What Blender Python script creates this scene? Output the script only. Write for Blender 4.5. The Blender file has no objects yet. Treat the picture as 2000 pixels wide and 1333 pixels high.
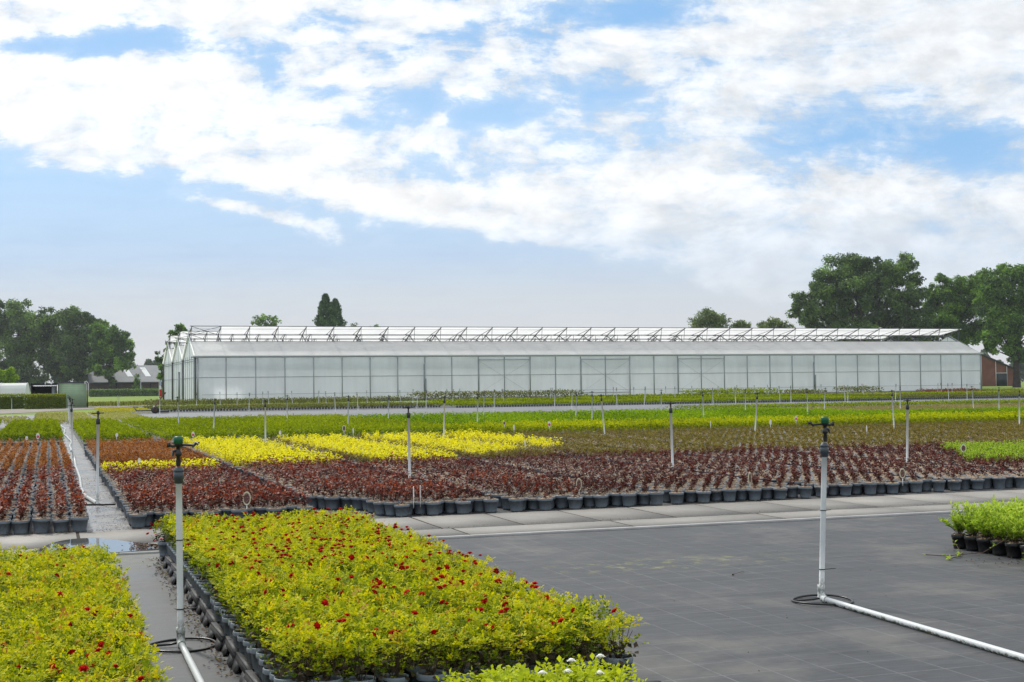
import bpy, math
import numpy as np
from mathutils import Vector, Matrix

# ------------------------------------------------------------------ camera
SC = bpy.context.scene
FPX = 2600.0; HC = 1.5
YAW = math.atan(909/2600); PITCH = math.atan(86/2600); ROLL = 0.0115
_r0 = np.array([math.cos(YAW), -math.sin(YAW), 0]); _f0 = np.array([math.sin(YAW), math.cos(YAW), 0]); _u0 = np.array([0, 0, 1.])
CF = _f0*math.cos(PITCH) + _u0*math.sin(PITCH)
_u = _u0*math.cos(PITCH) - _f0*math.sin(PITCH)
CR = _r0*math.cos(ROLL) - _u*math.sin(ROLL)
CU = _u*math.cos(ROLL) + _r0*math.sin(ROLL)
CC = np.array([0, 0, HC])
cam = bpy.data.objects.new('camera', bpy.data.cameras.new('camera'))
SC.collection.objects.link(cam); SC.camera = cam
cam.data.sensor_width = 36; cam.data.lens = 36*FPX/2000
cam.data.clip_start = 0.1; cam.data.clip_end = 5000
cam.matrix_world = Matrix(((CR[0], CU[0], -CF[0], 0), (CR[1], CU[1], -CF[1], 0), (CR[2], CU[2], -CF[2], HC), (0, 0, 0, 1)))

# ------------------------------------------------------------------ sky, sun
SUN_AZ = math.radians(-17); SUN_EL = math.radians(47)       # azimuth from +Y, towards +X
SC.view_settings.view_transform = 'Standard'; SC.view_settings.look = 'None'
SC.view_settings.exposure = 0.12; SC.view_settings.gamma = 1
world = bpy.data.worlds.new('World'); SC.world = world; world.use_nodes = True


class NT:
    """small helper that writes node maths"""
    def __init__(s, tree): s.t = tree; s.n = tree.nodes; s.l = tree.links
    def node(s, typ, **kw):
        n = s.n.new(typ)
        for k, v in kw.items(): setattr(n, k, v)
        return n
    def put(s, sock, v):
        if isinstance(v, bpy.types.NodeSocket): s.l.new(v, sock)
        elif v is not None: sock.default_value = v
    def m(s, op, a, b=None, c=None, clamp=False):
        n = s.node('ShaderNodeMath', operation=op); n.use_clamp = clamp
        s.put(n.inputs[0], a); s.put(n.inputs[1], b); s.put(n.inputs[2], c); return n.outputs[0]
    def vm(s, op, a, b=None):
        n = s.node('ShaderNodeVectorMath', operation=op); s.put(n.inputs[0], a); s.put(n.inputs[1], b)
        return n.outputs['Value'] if op in ('DOT_PRODUCT', 'LENGTH') else n.outputs[0]
    def sm(s, x, a, b, lo=0., hi=1.):
        n = s.node('ShaderNodeMapRange', interpolation_type='SMOOTHSTEP')
        s.put(n.inputs[0], x); n.inputs[1].default_value = a; n.inputs[2].default_value = b
        n.inputs[3].default_value = lo; n.inputs[4].default_value = hi; return n.outputs[0]
    def noise(s, vec, scale, detail=6, rough=.55, dist=0, out=0):
        n = s.node('ShaderNodeTexNoise'); s.put(n.inputs['Vector'], vec)
        n.inputs['Scale'].default_value = scale; n.inputs['Detail'].default_value = detail
        n.inputs['Roughness'].default_value = rough; n.inputs['Distortion'].default_value = dist
        return n.outputs[out]
    def mix(s, f, a, b, blend='MIX'):
        n = s.node('ShaderNodeMix', data_type='RGBA', blend_type=blend)
        s.put(n.inputs[0], f); s.put(n.inputs[6], a if isinstance(a, bpy.types.NodeSocket) else (*a, 1) if len(a) == 3 else a)
        s.put(n.inputs[7], b if isinstance(b, bpy.types.NodeSocket) else (*b, 1) if len(b) == 3 else b); return n.outputs[2]
    def xyz(s, x, y, z=0.):
        n = s.node('ShaderNodeCombineXYZ'); s.put(n.inputs[0], x); s.put(n.inputs[1], y); s.put(n.inputs[2], z); return n.outputs[0]
    def ramp(s, f, stops, interp='LINEAR'):
        n = s.node('ShaderNodeValToRGB'); s.put(n.inputs[0], f); e = n.color_ramp; e.interpolation = interp
        while len(e.elements) < len(stops): e.elements.new(.5)
        for el, (p, c) in zip(e.elements, stops): el.position = p; el.color = (*c, 1)
        return n.outputs[0]


def make_world():
    w = NT(world.node_tree); w.n.clear()
    out = w.node('ShaderNodeOutputWorld')
    sky = w.node('ShaderNodeTexSky', sky_type='NISHITA'); sky.sun_disc = False
    sky.sun_elevation = SUN_EL; sky.sun_rotation = SUN_AZ; sky.air_density = 1.0; sky.dust_density = .6; sky.ozone_density = 1.5
    D = w.node('ShaderNodeTexCoord').outputs['Generated']
    df = w.m('MAXIMUM', w.m('ABSOLUTE', w.vm('DOT_PRODUCT', D, tuple(_f0))), .12)
    u = w.m('DIVIDE', w.vm('DOT_PRODUCT', D, tuple(_r0)), df)
    z = w.node('ShaderNodeSeparateXYZ'); w.l.new(D, z.inputs[0]); z = z.outputs[2]
    v = w.m('DIVIDE', w.m('ABSOLUTE', z), df)
    P = w.xyz(u, w.m('MULTIPLY', v, 1.75), 0.)
    warp = w.noise(P, 6, 3, .5, out=1)
    wv = w.vm('SCALE', w.vm('SUBTRACT', warp, (.5, .5, .5))); w.n[-1].inputs[3].default_value = .06
    PW = w.vm('ADD', P, wv)
    n1 = w.noise(PW, 12, 11, .64)                         # masses
    n2 = w.noise(w.vm('ADD', PW, (3.1, 1.7, 0)), 52, 9, .7)  # puffs
    n3 = w.noise(w.vm('MULTIPLY', PW, (1., 3.2, 1.)), 13, 9, .64)   # streaks

    def blob(px, py, rx, ry, rot=0.):
        cu = (px-1000)/2600; cv = (753-.0115*(px-1000)-py)/2600
        du = w.m('SUBTRACT', u, cu); dv = w.m('SUBTRACT', v, cv)
        c, s_ = math.cos(rot), math.sin(rot)
        a = w.m('ADD', w.m('MULTIPLY', du, c*2600/rx), w.m('MULTIPLY', dv, s_*2600/rx))
        b = w.m('ADD', w.m('MULTIPLY', du, -s_*2600/ry), w.m('MULTIPLY', dv, c*2600/ry))
        d2 = w.m('ADD', w.m('MULTIPLY', a, a), w.m('MULTIPLY', b, b))
        return w.m('POWER', 2.718, w.m('MULTIPLY', d2, -1.))
    # lower edge of the broken cloud sheet: high on the left, lower towards the middle and right
    edge = w.sm(w.m('ADD', v, w.m('MULTIPLY', w.m('SUBTRACT', u, -.385), .20)), .158, .200)
    edge = w.m('MAXIMUM', edge, w.m('MULTIPLY', w.sm(u, -.05, .22, 0., .82), w.sm(v, .05, .15)))
    bias = w.m('ADD', w.m('MULTIPLY', edge, w.sm(u, -.25, .2, 1.32, .92)), -.42)
    vo = w.node('ShaderNodeTexVoronoi', feature='SMOOTH_F1'); vo.inputs['Scale'].default_value = 30; vo.inputs['Smoothness'].default_value = .35
    wf = w.vm('SCALE', w.vm('SUBTRACT', w.noise(P, 38, 5, .6, out=1), (.5, .5, .5))); w.n[-1].inputs[3].default_value = .035
    w.put(vo.inputs['Vector'], w.vm('ADD', PW, wf)); puff = w.m('SUBTRACT', .75, vo.outputs['Distance'])
    left = w.sm(u, -.1, .3, 1., .15)
    for amp, b in ((-.85, (290, 78, 120, 40)), (-.55, (60, 88, 120, 26)), (-.8, (1190, 22, 170, 38)), (-.95, (1760, 265, 240, 62, -.05)),
                   (-.5, (1960, 300, 140, 60)), (-.42, (1190, 190, 130, 28)), (-.4, (630, 50, 80, 22)), (-.36, (520, 140, 45, 40)),
                   (-.3, (860, 330, 200, 40)), (-.5, (1680, 185, 160, 26, .1)), (-.3, (940, 220, 60, 30)), (-.28, (730, 95, 120, 26)), (-.25, (1500, 110, 200, 22, .1)),
                   (.80, (480, 410, 120, 16, -.2)), (.88, (625, 456, 95, 30, -.38)), (-.22, (850, 250, 230, 90, 0)), (-.14, (450, 230, 120, 60, 0)), (.25, (850, 425, 150, 16, -.15)), (.35, (850, 390, 170, 26, -.1)), (.3, (500, 330, 160, 16, -.1)), (-.12, (420, 365, 220, 18, -.1)), (-.3, (760, 440, 130, 20, -.2)), (.22, (1150, 400, 330, 60, 0)), (-.22, (1010, 215, 260, 60)), (-.2, (1300, 260, 200, 40)), (.2, (250, 180, 300, 60))):
        bias = w.m('ADD', bias, w.m('MULTIPLY', blob(*b), amp))
    nn = w.m('ADD', w.m('MULTIPLY', n1, .62), w.m('ADD', w.m('MULTIPLY', n2, .32), w.m('ADD', w.m('MULTIPLY', n3, w.m('SUBTRACT', .42, w.m('MULTIPLY', left, .22))), w.m('MULTIPLY', w.m('SUBTRACT', puff, .4), w.m('MULTIPLY', left, .22)))))   # about .61 mean
    dens = w.m('ADD', bias, w.m('MULTIPLY', w.m('SUBTRACT', nn, .615), 3.4))
    soft = w.sm(u, -.3, .35, .0, 1.)
    wd = w.m('ADD', .40, w.m('MULTIPLY', soft, .35))
    c = w.m('ADD', w.m('MULTIPLY', w.sm(dens, .0, .36), w.m('SUBTRACT', 1., wd)), w.m('MULTIPLY', w.sm(dens, -.45, .62), wd))
    # cloud brightness: thin parts and bellies a touch greyer, whitest up left near the sun
    belly = w.sm(w.noise(w.vm('ADD', PW, (0, -.012, 0)), 19, 9, .68), .36, .62)
    gl = w.sm(u, -.3, .4, 1.06, .93)
    br = w.m('MULTIPLY', gl, w.m('ADD', .80, w.m('MULTIPLY', w.m('ADD', w.m('MULTIPLY', belly, .62), w.m('MULTIPLY', puff, .75)), .24)))
    ccol = w.vm('SCALE', w.mix(w.m('MULTIPLY', w.sm(dens, -.05, .95), w.sm(u, -.1, .35, 1., .72)), (.74, .82, .91), (1.0, 1.0, .995))); w.put(w.n[-1].inputs[3], br)
    cb = w.node('ShaderNodeBackground'); w.put(cb.inputs[0], ccol); cb.inputs[1].default_value = 1.06
    # high milky veil that thickens towards the horizon
    veil = w.m('ADD', w.sm(v, .02, .20, .98, .75), w.m('MULTIPLY', w.sm(n3, .4, .7), .08))
    vcol = w.ramp(w.sm(v, .0, .2), [(0, (.66, .67, .69)), (.25, (.60, .65, .71)), (.5, (.47, .61, .80)), (1, (.40, .63, .92))])
    vcol = w.mix(w.m('MULTIPLY', w.m('MAXIMUM', blob(1790, 255, 430, 125), w.m('MULTIPLY', w.sm(v, .17, .27), w.sm(u, -.3, .15, .55, .95))), .85, clamp=True), vcol, (.20, .46, .82))
    vb = w.node('ShaderNodeBackground'); w.put(vb.inputs[0], vcol); vb.inputs[1].default_value = 1.0
    sb = w.node('ShaderNodeBackground'); w.l.new(sky.outputs[0], sb.inputs[0]); sb.inputs[1].default_value = .12
    m1 = w.node('ShaderNodeMixShader'); w.put(m1.inputs[0], w.m('MINIMUM', veil, 1.)); w.l.new(sb.outputs[0], m1.inputs[1]); w.l.new(vb.outputs[0], m1.inputs[2])
    m2 = w.node('ShaderNodeMixShader'); w.put(m2.inputs[0], w.m('MULTIPLY', c, w.sm(v, .05, .15, .25, .97), clamp=True)); w.l.new(m1.outputs[0], m2.inputs[1]); w.l.new(cb.outputs[0], m2.inputs[2])
    w.l.new(m2.outputs[0], out.inputs[0])


make_world()
sun = bpy.data.objects.new('sun', bpy.data.lights.new('sun', 'SUN')); SC.collection.objects.link(sun)
sun.data.energy = 2.6; sun.data.angle = math.radians(5); sun.data.color = (1, .96, .88)
sdir = Vector((math.sin(SUN_AZ)*math.cos(SUN_EL), math.cos(SUN_AZ)*math.cos(SUN_EL), math.sin(SUN_EL)))
sun.rotation_euler = sdir.to_track_quat('Z', 'Y').to_euler()

# ------------------------------------------------------------------ helpers
rng = np.random.default_rng(7)
COL = SC.collection


def proj(x, y, z=0.):
    v = np.stack([np.asarray(x, float), np.asarray(y, float), np.asarray(z, float)+0*np.asarray(x, float)], -1) - CC
    d = v@CF
    return 1000+FPX*(v@CR)/d, 666.5-FPX*(v@CU)/d, d


def ray(px, py): return CF + CR*(px-1000)/FPX - CU*(py-666.5)/FPX
def at(px, py, d): return CC + ray(px, py)*d
def ground(px, py, z=0.):
    k = ray(px, py); return CC + k*(z-HC)/k[2]
def xat(px, y):
    k = ray(px, 755.); return k[0]*y/k[1]


class Q:
    """a bag of quads with a material index and a 'tone' per face"""
    def __init__(s):
        s.V = []; s.F = []; s.M = []; s.T = []; s.n = 0
    def add(s, V, F, mat=0, tone=.5):
        V = np.asarray(V, np.float32).reshape(-1, 3); F = np.asarray(F, np.int32).reshape(-1, 4)
        s.V.append(V); s.F.append(F+s.n); s.n += len(V)
        s.M.append(np.broadcast_to(np.asarray(mat, np.int32), (len(F),)))
        s.T.append(np.broadcast_to(np.asarray(tone, np.float32), (len(F),)))
        return s
    def arr(s):
        return np.concatenate(s.V), np.concatenate(s.F), np.concatenate(s.M), np.concatenate(s.T)
    def merge(s, other, loc=(0, 0, 0), rot=0., sc=1., tone=0.):
        V, F, M, T = other.arr() if isinstance(other, Q) else other
        c, n = math.cos(rot)*sc, math.sin(rot)*sc
        W = np.empty_like(V); W[:, 0] = V[:, 0]*c-V[:, 1]*n+loc[0]; W[:, 1] = V[:, 0]*n+V[:, 1]*c+loc[1]; W[:, 2] = V[:, 2]*sc+loc[2]
        s.V.append(W); s.F.append(F+s.n); s.n += len(V); s.M.append(M); s.T.append(np.clip(T+tone, 0, 1))
    def box(s, a, b, mat=0, tone=.5):
        x0, y0, z0 = a; x1, y1, z1 = b
        V = [(x0, y0, z0), (x1, y0, z0), (x1, y1, z0), (x0, y1, z0), (x0, y0, z1), (x1, y0, z1), (x1, y1, z1), (x0, y1, z1)]
        return s.add(V, [(0, 3, 2, 1), (4, 5, 6, 7), (0, 1, 5, 4), (1, 2, 6, 5), (2, 3, 7, 6), (3, 0, 4, 7)], mat, tone)
    def tube(s, pts, rad, n=8, mat=0, tone=.5, caps=True):
        pts = [np.asarray(p, float) for p in pts]; k = len(pts)
        rad = [rad]*k if np.isscalar(rad) else rad
        V = []; ref = None
        for i, p in enumerate(pts):
            t = pts[min(i+1, k-1)]-pts[max(i-1, 0)]; t /= np.linalg.norm(t)+1e-9
            if ref is None: ref = np.array([0, 0, 1.]) if abs(t[2]) < .9 else np.array([1., 0, 0])
            a = np.cross(t, ref); a /= np.linalg.norm(a); b = np.cross(a, t); ref = b
            for j in range(n):
                g = 2*math.pi*(j+.5)/n; V.append(p+rad[i]*(a*math.cos(g)+b*math.sin(g)))
        F = [(i*n+j, i*n+(j+1) % n, (i+1)*n+(j+1) % n, (i+1)*n+j) for i in range(k-1) for j in range(n)]
        if caps and n % 2 == 0:
            for o, fl in ((0, 1), ((k-1)*n, 0)):
                for j in range(n//2-1):
                    q = (o+j, o+j+1, o+n-2-j, o+n-1-j); F.append(q if fl else q[::-1])
        return s.add(V, F, mat, tone)
    def lathe(s, prof, n=16, mat=0, tone=.5, c=(0, 0, 0)):
        V = [(c[0]+r*math.cos(2*math.pi*j/n), c[1]+r*math.sin(2*math.pi*j/n), c[2]+z) for r, z in prof for j in range(n)]
        F = [(i*n+j, i*n+(j+1) % n, (i+1)*n+(j+1) % n, (i+1)*n+j) for i in range(len(prof)-1) for j in range(n)]
        return s.add(V, F, mat, tone)
    def disc(s, r, z, n=12, mat=0, tone=.5, c=(0, 0)):
        V = [(c[0]+r*math.cos(2*math.pi*j/n), c[1]+r*math.sin(2*math.pi*j/n), z) for j in range(n)]
        return s.add(V, [(j, j+1, n-2-j, n-1-j) for j in range(n//2-1)], mat, tone)
    def quad(s, a, b, c, d, mat=0, tone=.5): return s.add([a, b, c, d], [(0, 1, 2, 3)], mat, tone)
    def leaves(s, P, D, N, L, W, mat=0, tone=.5, bend=.12):
        """pointed leaf quads: P base, D direction, N upper side"""
        P = np.asarray(P, float); n = len(P); D = D/(np.linalg.norm(D, axis=1, keepdims=True)+1e-9)
        S = np.cross(D, N); S /= np.linalg.norm(S, axis=1, keepdims=True)+1e-9
        U = np.cross(S, D); L = np.broadcast_to(L, (n,))[:, None]; W = np.broadcast_to(W, (n,))[:, None]
        mid = P+D*L*.52+U*L*bend
        V = np.stack([P, mid+S*W*.5, P+D*L-U*L*bend*.3, mid-S*W*.5], 1)
        return s.add(V.reshape(-1, 3), np.arange(4*n).reshape(n, 4), mat, tone)


def unit(n, g=rng):
    v = g.normal(size=(n, 3)); return v/np.linalg.norm(v, axis=1, keepdims=True)


def mesh(name, q, mats, smooth=False):
    V, F, M, T = q.arr(); me = bpy.data.meshes.new(name)
    me.vertices.add(len(V)); me.vertices.foreach_set('co', V.ravel())
    me.loops.add(F.size); me.loops.foreach_set('vertex_index', F.ravel())
    me.polygons.add(len(F)); me.polygons.foreach_set('loop_start', np.arange(0, F.size, 4, dtype=np.int32))
    me.polygons.foreach_set('loop_total', np.full(len(F), 4, np.int32)); me.polygons.foreach_set('material_index', np.ascontiguousarray(M, np.int32))
    at_ = me.attributes.new('tone', 'FLOAT', 'FACE'); at_.data.foreach_set('value', np.ascontiguousarray(T, np.float32))
    for m in (mats if isinstance(mats, (list, tuple)) else [mats]): me.materials.append(m)
    me.update(calc_edges=True)
    if smooth: me.shade_smooth()
    return me


def obj(name, q, mats, parent=None, smooth=False, **kw):
    me = q if isinstance(q, bpy.types.Mesh) else mesh(name, q, mats, smooth)
    o = bpy.data.objects.new(name, me); COL.objects.link(o); o.parent = parent
    for k, v in kw.items(): o[k] = v
    return o


def thing(name, label, cat, loc=(0, 0, 0), rz=0., group=None, sc=1.):
    o = bpy.data.objects.new(name, None); COL.objects.link(o); o.empty_display_size = .1
    o.location = loc; o.rotation_euler = (0, 0, rz); o.scale = (sc, sc, sc); o['label'] = label; o['category'] = cat
    if group: o['group'] = group
    return o


def copy_tree(o, parent=None):
    c = o.copy(); COL.objects.link(c); c.parent = parent
    for ch in list(o.children): copy_tree(ch, c)
    return c


ORD = ['first', 'second', 'third', 'fourth', 'fifth', 'sixth', 'seventh', 'eighth', 'ninth', 'tenth', 'eleventh', 'twelfth', 'thirteenth', 'fourteenth', 'fifteenth',
       'sixteenth', 'seventeenth', 'eighteenth', 'nineteenth', 'twentieth', 'twenty-first', 'twenty-second', 'twenty-third', 'twenty-fourth', 'twenty-fifth',
       'twenty-sixth', 'twenty-seventh', 'twenty-eighth', 'twenty-ninth', 'thirtieth']+['%dth' % i for i in range(31, 80)]


# ------------------------------------------------------------------ materials
def mat(name, fn):
    m = bpy.data.materials.new(name); m.use_nodes = True; w = NT(m.node_tree); w.n.clear()
    out = w.node('ShaderNodeOutputMaterial'); sh = fn(w); w.l.new(sh, out.inputs[0]); return m


def principled(w, col, rough=.6, spec=.4, metal=0., bump=None, bstr=.3, bdist=.01):
    p = w.node('ShaderNodeBsdfPrincipled'); w.put(p.inputs['Base Color'], col if isinstance(col, bpy.types.NodeSocket) else (*col, 1))
    w.put(p.inputs['Roughness'], rough); w.put(p.inputs['Specular IOR Level'], spec); p.inputs['Metallic'].default_value = metal
    if bump is not None:
        b = w.node('ShaderNodeBump'); b.inputs['Strength'].default_value = bstr; b.inputs['Distance'].default_value = bdist
        w.put(b.inputs['Height'], bump); w.l.new(b.outputs[0], p.inputs['Normal'])
    return p.outputs[0]


def leafmat(name, stops, trans=.35, rough=.6, spec=.12, tr_tint=(1.25, 1.2, .7), var=.14):
    def fn(w):
        a = w.node('ShaderNodeAttribute', attribute_name='tone'); oi = w.node('ShaderNodeObjectInfo')
        f = w.m('ADD', a.outputs['Fac'], w.m('MULTIPLY', w.m('SUBTRACT', oi.outputs['Random'], .5), var), clamp=True)
        c = w.ramp(f, stops)
        p = principled(w, c, rough, spec)
        t = w.node('ShaderNodeBsdfTranslucent'); w.put(t.inputs[0], w.mix(1., c, tr_tint, 'MULTIPLY'))
        m = w.node('ShaderNodeMixShader'); m.inputs[0].default_value = trans; w.l.new(p, m.inputs[1]); w.l.new(t.outputs[0], m.inputs[2])
        return m.outputs[0]
    return mat(name, fn)


def plain(name, col, rough=.6, spec=.4, metal=0., var=.0, scale=8., bump=0.):
    def fn(w):
        g = w.node('ShaderNodeTexCoord').outputs['Object']; n = w.noise(g, scale, 5, .6)
        c = w.vm('SCALE', (*col,)); w.put(w.n[-1].inputs[3], w.sm(n, .3, .7, 1-var, 1+var))
        return principled(w, c, rough, spec, metal, n if bump else None, bump)
    return mat(name, fn)


LEAF = {
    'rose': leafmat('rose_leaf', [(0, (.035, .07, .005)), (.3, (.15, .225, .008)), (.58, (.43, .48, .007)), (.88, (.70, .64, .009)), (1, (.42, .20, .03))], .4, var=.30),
    'lime': leafmat('lime_leaf', [(0, (.20, .28, .012)), (1, (.58, .66, .025))], .4),
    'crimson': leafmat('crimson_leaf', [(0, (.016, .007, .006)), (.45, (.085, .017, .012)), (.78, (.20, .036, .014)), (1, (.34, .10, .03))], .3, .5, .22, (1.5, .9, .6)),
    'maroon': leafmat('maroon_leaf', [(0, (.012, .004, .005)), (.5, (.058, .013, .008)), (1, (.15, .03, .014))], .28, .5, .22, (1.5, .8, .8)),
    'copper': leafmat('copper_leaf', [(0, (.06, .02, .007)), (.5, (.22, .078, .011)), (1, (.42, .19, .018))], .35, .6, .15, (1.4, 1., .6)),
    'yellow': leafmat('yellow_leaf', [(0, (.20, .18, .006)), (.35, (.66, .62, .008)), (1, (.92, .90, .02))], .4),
    'olive': leafmat('olive_leaf', [(0, (.05, .035, .016)), (.5, (.13, .11, .018)), (1, (.24, .20, .025))], .3),
    'fresh': leafmat('fresh_leaf', [(0, (.10, .20, .015)), (.5, (.26, .42, .03)), (1, (.42, .58, .05))], .4),
    'hedge_green': leafmat('low_shrub_leaf', [(0, (.03, .06, .003)), (.45, (.19, .26, .004)), (1, (.42, .50, .008))], .38, .8, .03),
    'hedge_bright': leafmat('bright_shrub_leaf', [(0, (.03, .07, .003)), (.45, (.19, .33, .004)), (1, (.42, .60, .010))], .38, .8, .03),
    'hedge_lime': leafmat('lime_shrub_leaf', [(0, (.07, .10, .004)), (.45, (.34, .40, .006)), (1, (.72, .76, .010))], .4, .8, .03),
    'dull': leafmat('dull_shrub_leaf', [(0, (.05, .065, .012)), (.5, (.15, .17, .028)), (1, (.27, .29, .05))], .3),
    'tan': leafmat('tan_shrub_leaf', [(0, (.16, .12, .05)), (.5, (.30, .25, .09)), (1, (.38, .36, .12))], .3),
    'pale': leafmat('pale_shrub_leaf', [(0, (.18, .19, .04)), (.5, (.38, .38, .09)), (1, (.52, .52, .16))], .3),
    'redbed': leafmat('red_bed_leaf', [(0, (.10, .03, .015)), (1, (.26, .07, .04))], .3),
    'goldbed': leafmat('gold_bed_leaf', [(0, (.30, .28, .01)), (1, (.60, .55, .03))], .3),
    'oak': leafmat('oak_leaf', [(0, (.06, .095, .05)), (.5, (.125, .20, .07)), (1, (.26, .40, .10))], .24, .7, .1, (1.1, 1.3, .6)),
    'oakgreen': leafmat('green_oak_leaf', [(0, (.06, .105, .045)), (.5, (.13, .235, .055)), (1, (.28, .46, .08))], .28, .7, .1, (1.1, 1.3, .6)),
    'limetree': leafmat('linden_leaf', [(0, (.08, .12, .05)), (1, (.24, .32, .10))], .25),
    'conifer': leafmat('conifer_leaf', [(0, (.04, .08, .05)), (1, (.13, .22, .10))], .15),
    'bush': leafmat('light_bush_leaf', [(0, (.14, .24, .015)), (1, (.40, .58, .04))], .35),
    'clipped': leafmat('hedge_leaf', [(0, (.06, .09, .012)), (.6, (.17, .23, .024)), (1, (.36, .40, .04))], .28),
    'far': leafmat('far_tree_leaf', [(0, (.05, .075, .055)), (1, (.10, .14, .09))], .2),
    'willow': leafmat('shrub_leaf', [(0, (.12, .22, .02)), (.6, (.34, .50, .05)), (1, (.52, .66, .10))], .42),
}
M_pot = plain('grey_pot', (.150, .180, .210), .5, .35, var=.12, scale=20)
M_potrose = plain('pale_pot', (.19, .225, .26), .45, .4, var=.15, scale=14)
M_potblack = plain('black_pot', (.012, .012, .013), .4, .45, var=.1)
M_tray = plain('tray_plastic', (.05, .05, .052), .6, .35, var=.25, scale=12)
M_stem = plain('stem', (.07, .035, .02), .7)
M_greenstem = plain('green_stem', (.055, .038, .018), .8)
M_bark = plain('bark', (.045, .040, .034), .9, .2, var=.4, scale=1.5, bump=.5)
M_blackplastic = plain('black_plastic', (.012, .013, .013), .35, .5)
M_slate = plain('slate_coupler', (.045, .06, .075), .35, .5)
M_greencap = plain('green_cap', (.006, .11, .045), .35, .5)
M_steel = plain('galvanised_steel', (.34, .37, .39), .45, .5, .35, var=.1)
M_greysteel = plain('grey_steel', (.21, .235, .255), .5, .5, .2, var=.1)
M_darksteel = plain('dark_steel', (.05, .055, .06), .5, .5)
M_postgrey = plain('post_grey', (.27, .30, .32), .5, .4, .1)
M_truss = plain('truss_steel', (.12, .13, .14), .5, .4, .2)
M_white = plain('white_trim', (.72, .74, .75), .45, .4, var=.04)
M_petal = plain('red_petal', (.38, .004, .003), .8, .08, var=.35, scale=60)
M_pink = plain('pink_petal', (.75, .28, .30), .5, .3, var=.2, scale=60)
M_petalw = plain('white_petal', (.8, .8, .72), .5, .3, var=.1, scale=60)
M_tagwhite = plain('tag_white', (.78, .78, .76), .4, .4)


def f_mulch(w):
    g = w.node('ShaderNodeTexCoord').outputs['Object']; a = w.node('ShaderNodeAttribute', attribute_name='tone')
    v = w.node('ShaderNodeTexVoronoi'); w.put(v.inputs['Vector'], g); v.inputs['Scale'].default_value = 75
    s = w.node('ShaderNodeSeparateColor'); w.l.new(v.outputs['Color'], s.inputs[0])
    c = w.ramp(s.outputs[0], [(0, (.08, .055, .035)), (.3, (.22, .155, .105)), (.7, (.38, .29, .205)), (1, (.54, .44, .33))])
    return principled(w, c, 1., .0)
M_mulch = mat('bark_mulch', f_mulch)


def f_pipe(w):
    g = w.node('ShaderNodeTexCoord').outputs['Object']; ge = w.node('ShaderNodeNewGeometry')
    z = w.node('ShaderNodeSeparateXYZ'); w.l.new(ge.outputs['Position'], z.inputs[0]); z = z.outputs[2]
    n = w.noise(g, 45, 6, .7); n2 = w.noise(g, 9, 6, .7)
    low = w.sm(w.m('ADD', z, w.m('MULTIPLY', w.m('SUBTRACT', n2, .5), -.05)), .010, .028, 1., 0.)
    low2 = w.m('MULTIPLY', w.sm(z, .10, .2, 1., 0.), w.sm(z, .035, .06, 0., .6))
    f = w.m('MULTIPLY', w.m('MAXIMUM', low, low2), w.sm(n, .42, .56))
    c = w.mix(w.sm(n2, .35, .75, 0., .25), (.60, .63, .64), (.45, .47, .44))
    c = w.mix(f, c, (.055, .065, .015))
    return principled(w, c, .4, .45)
M_pipe = mat('white_pipe', f_pipe)


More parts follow.
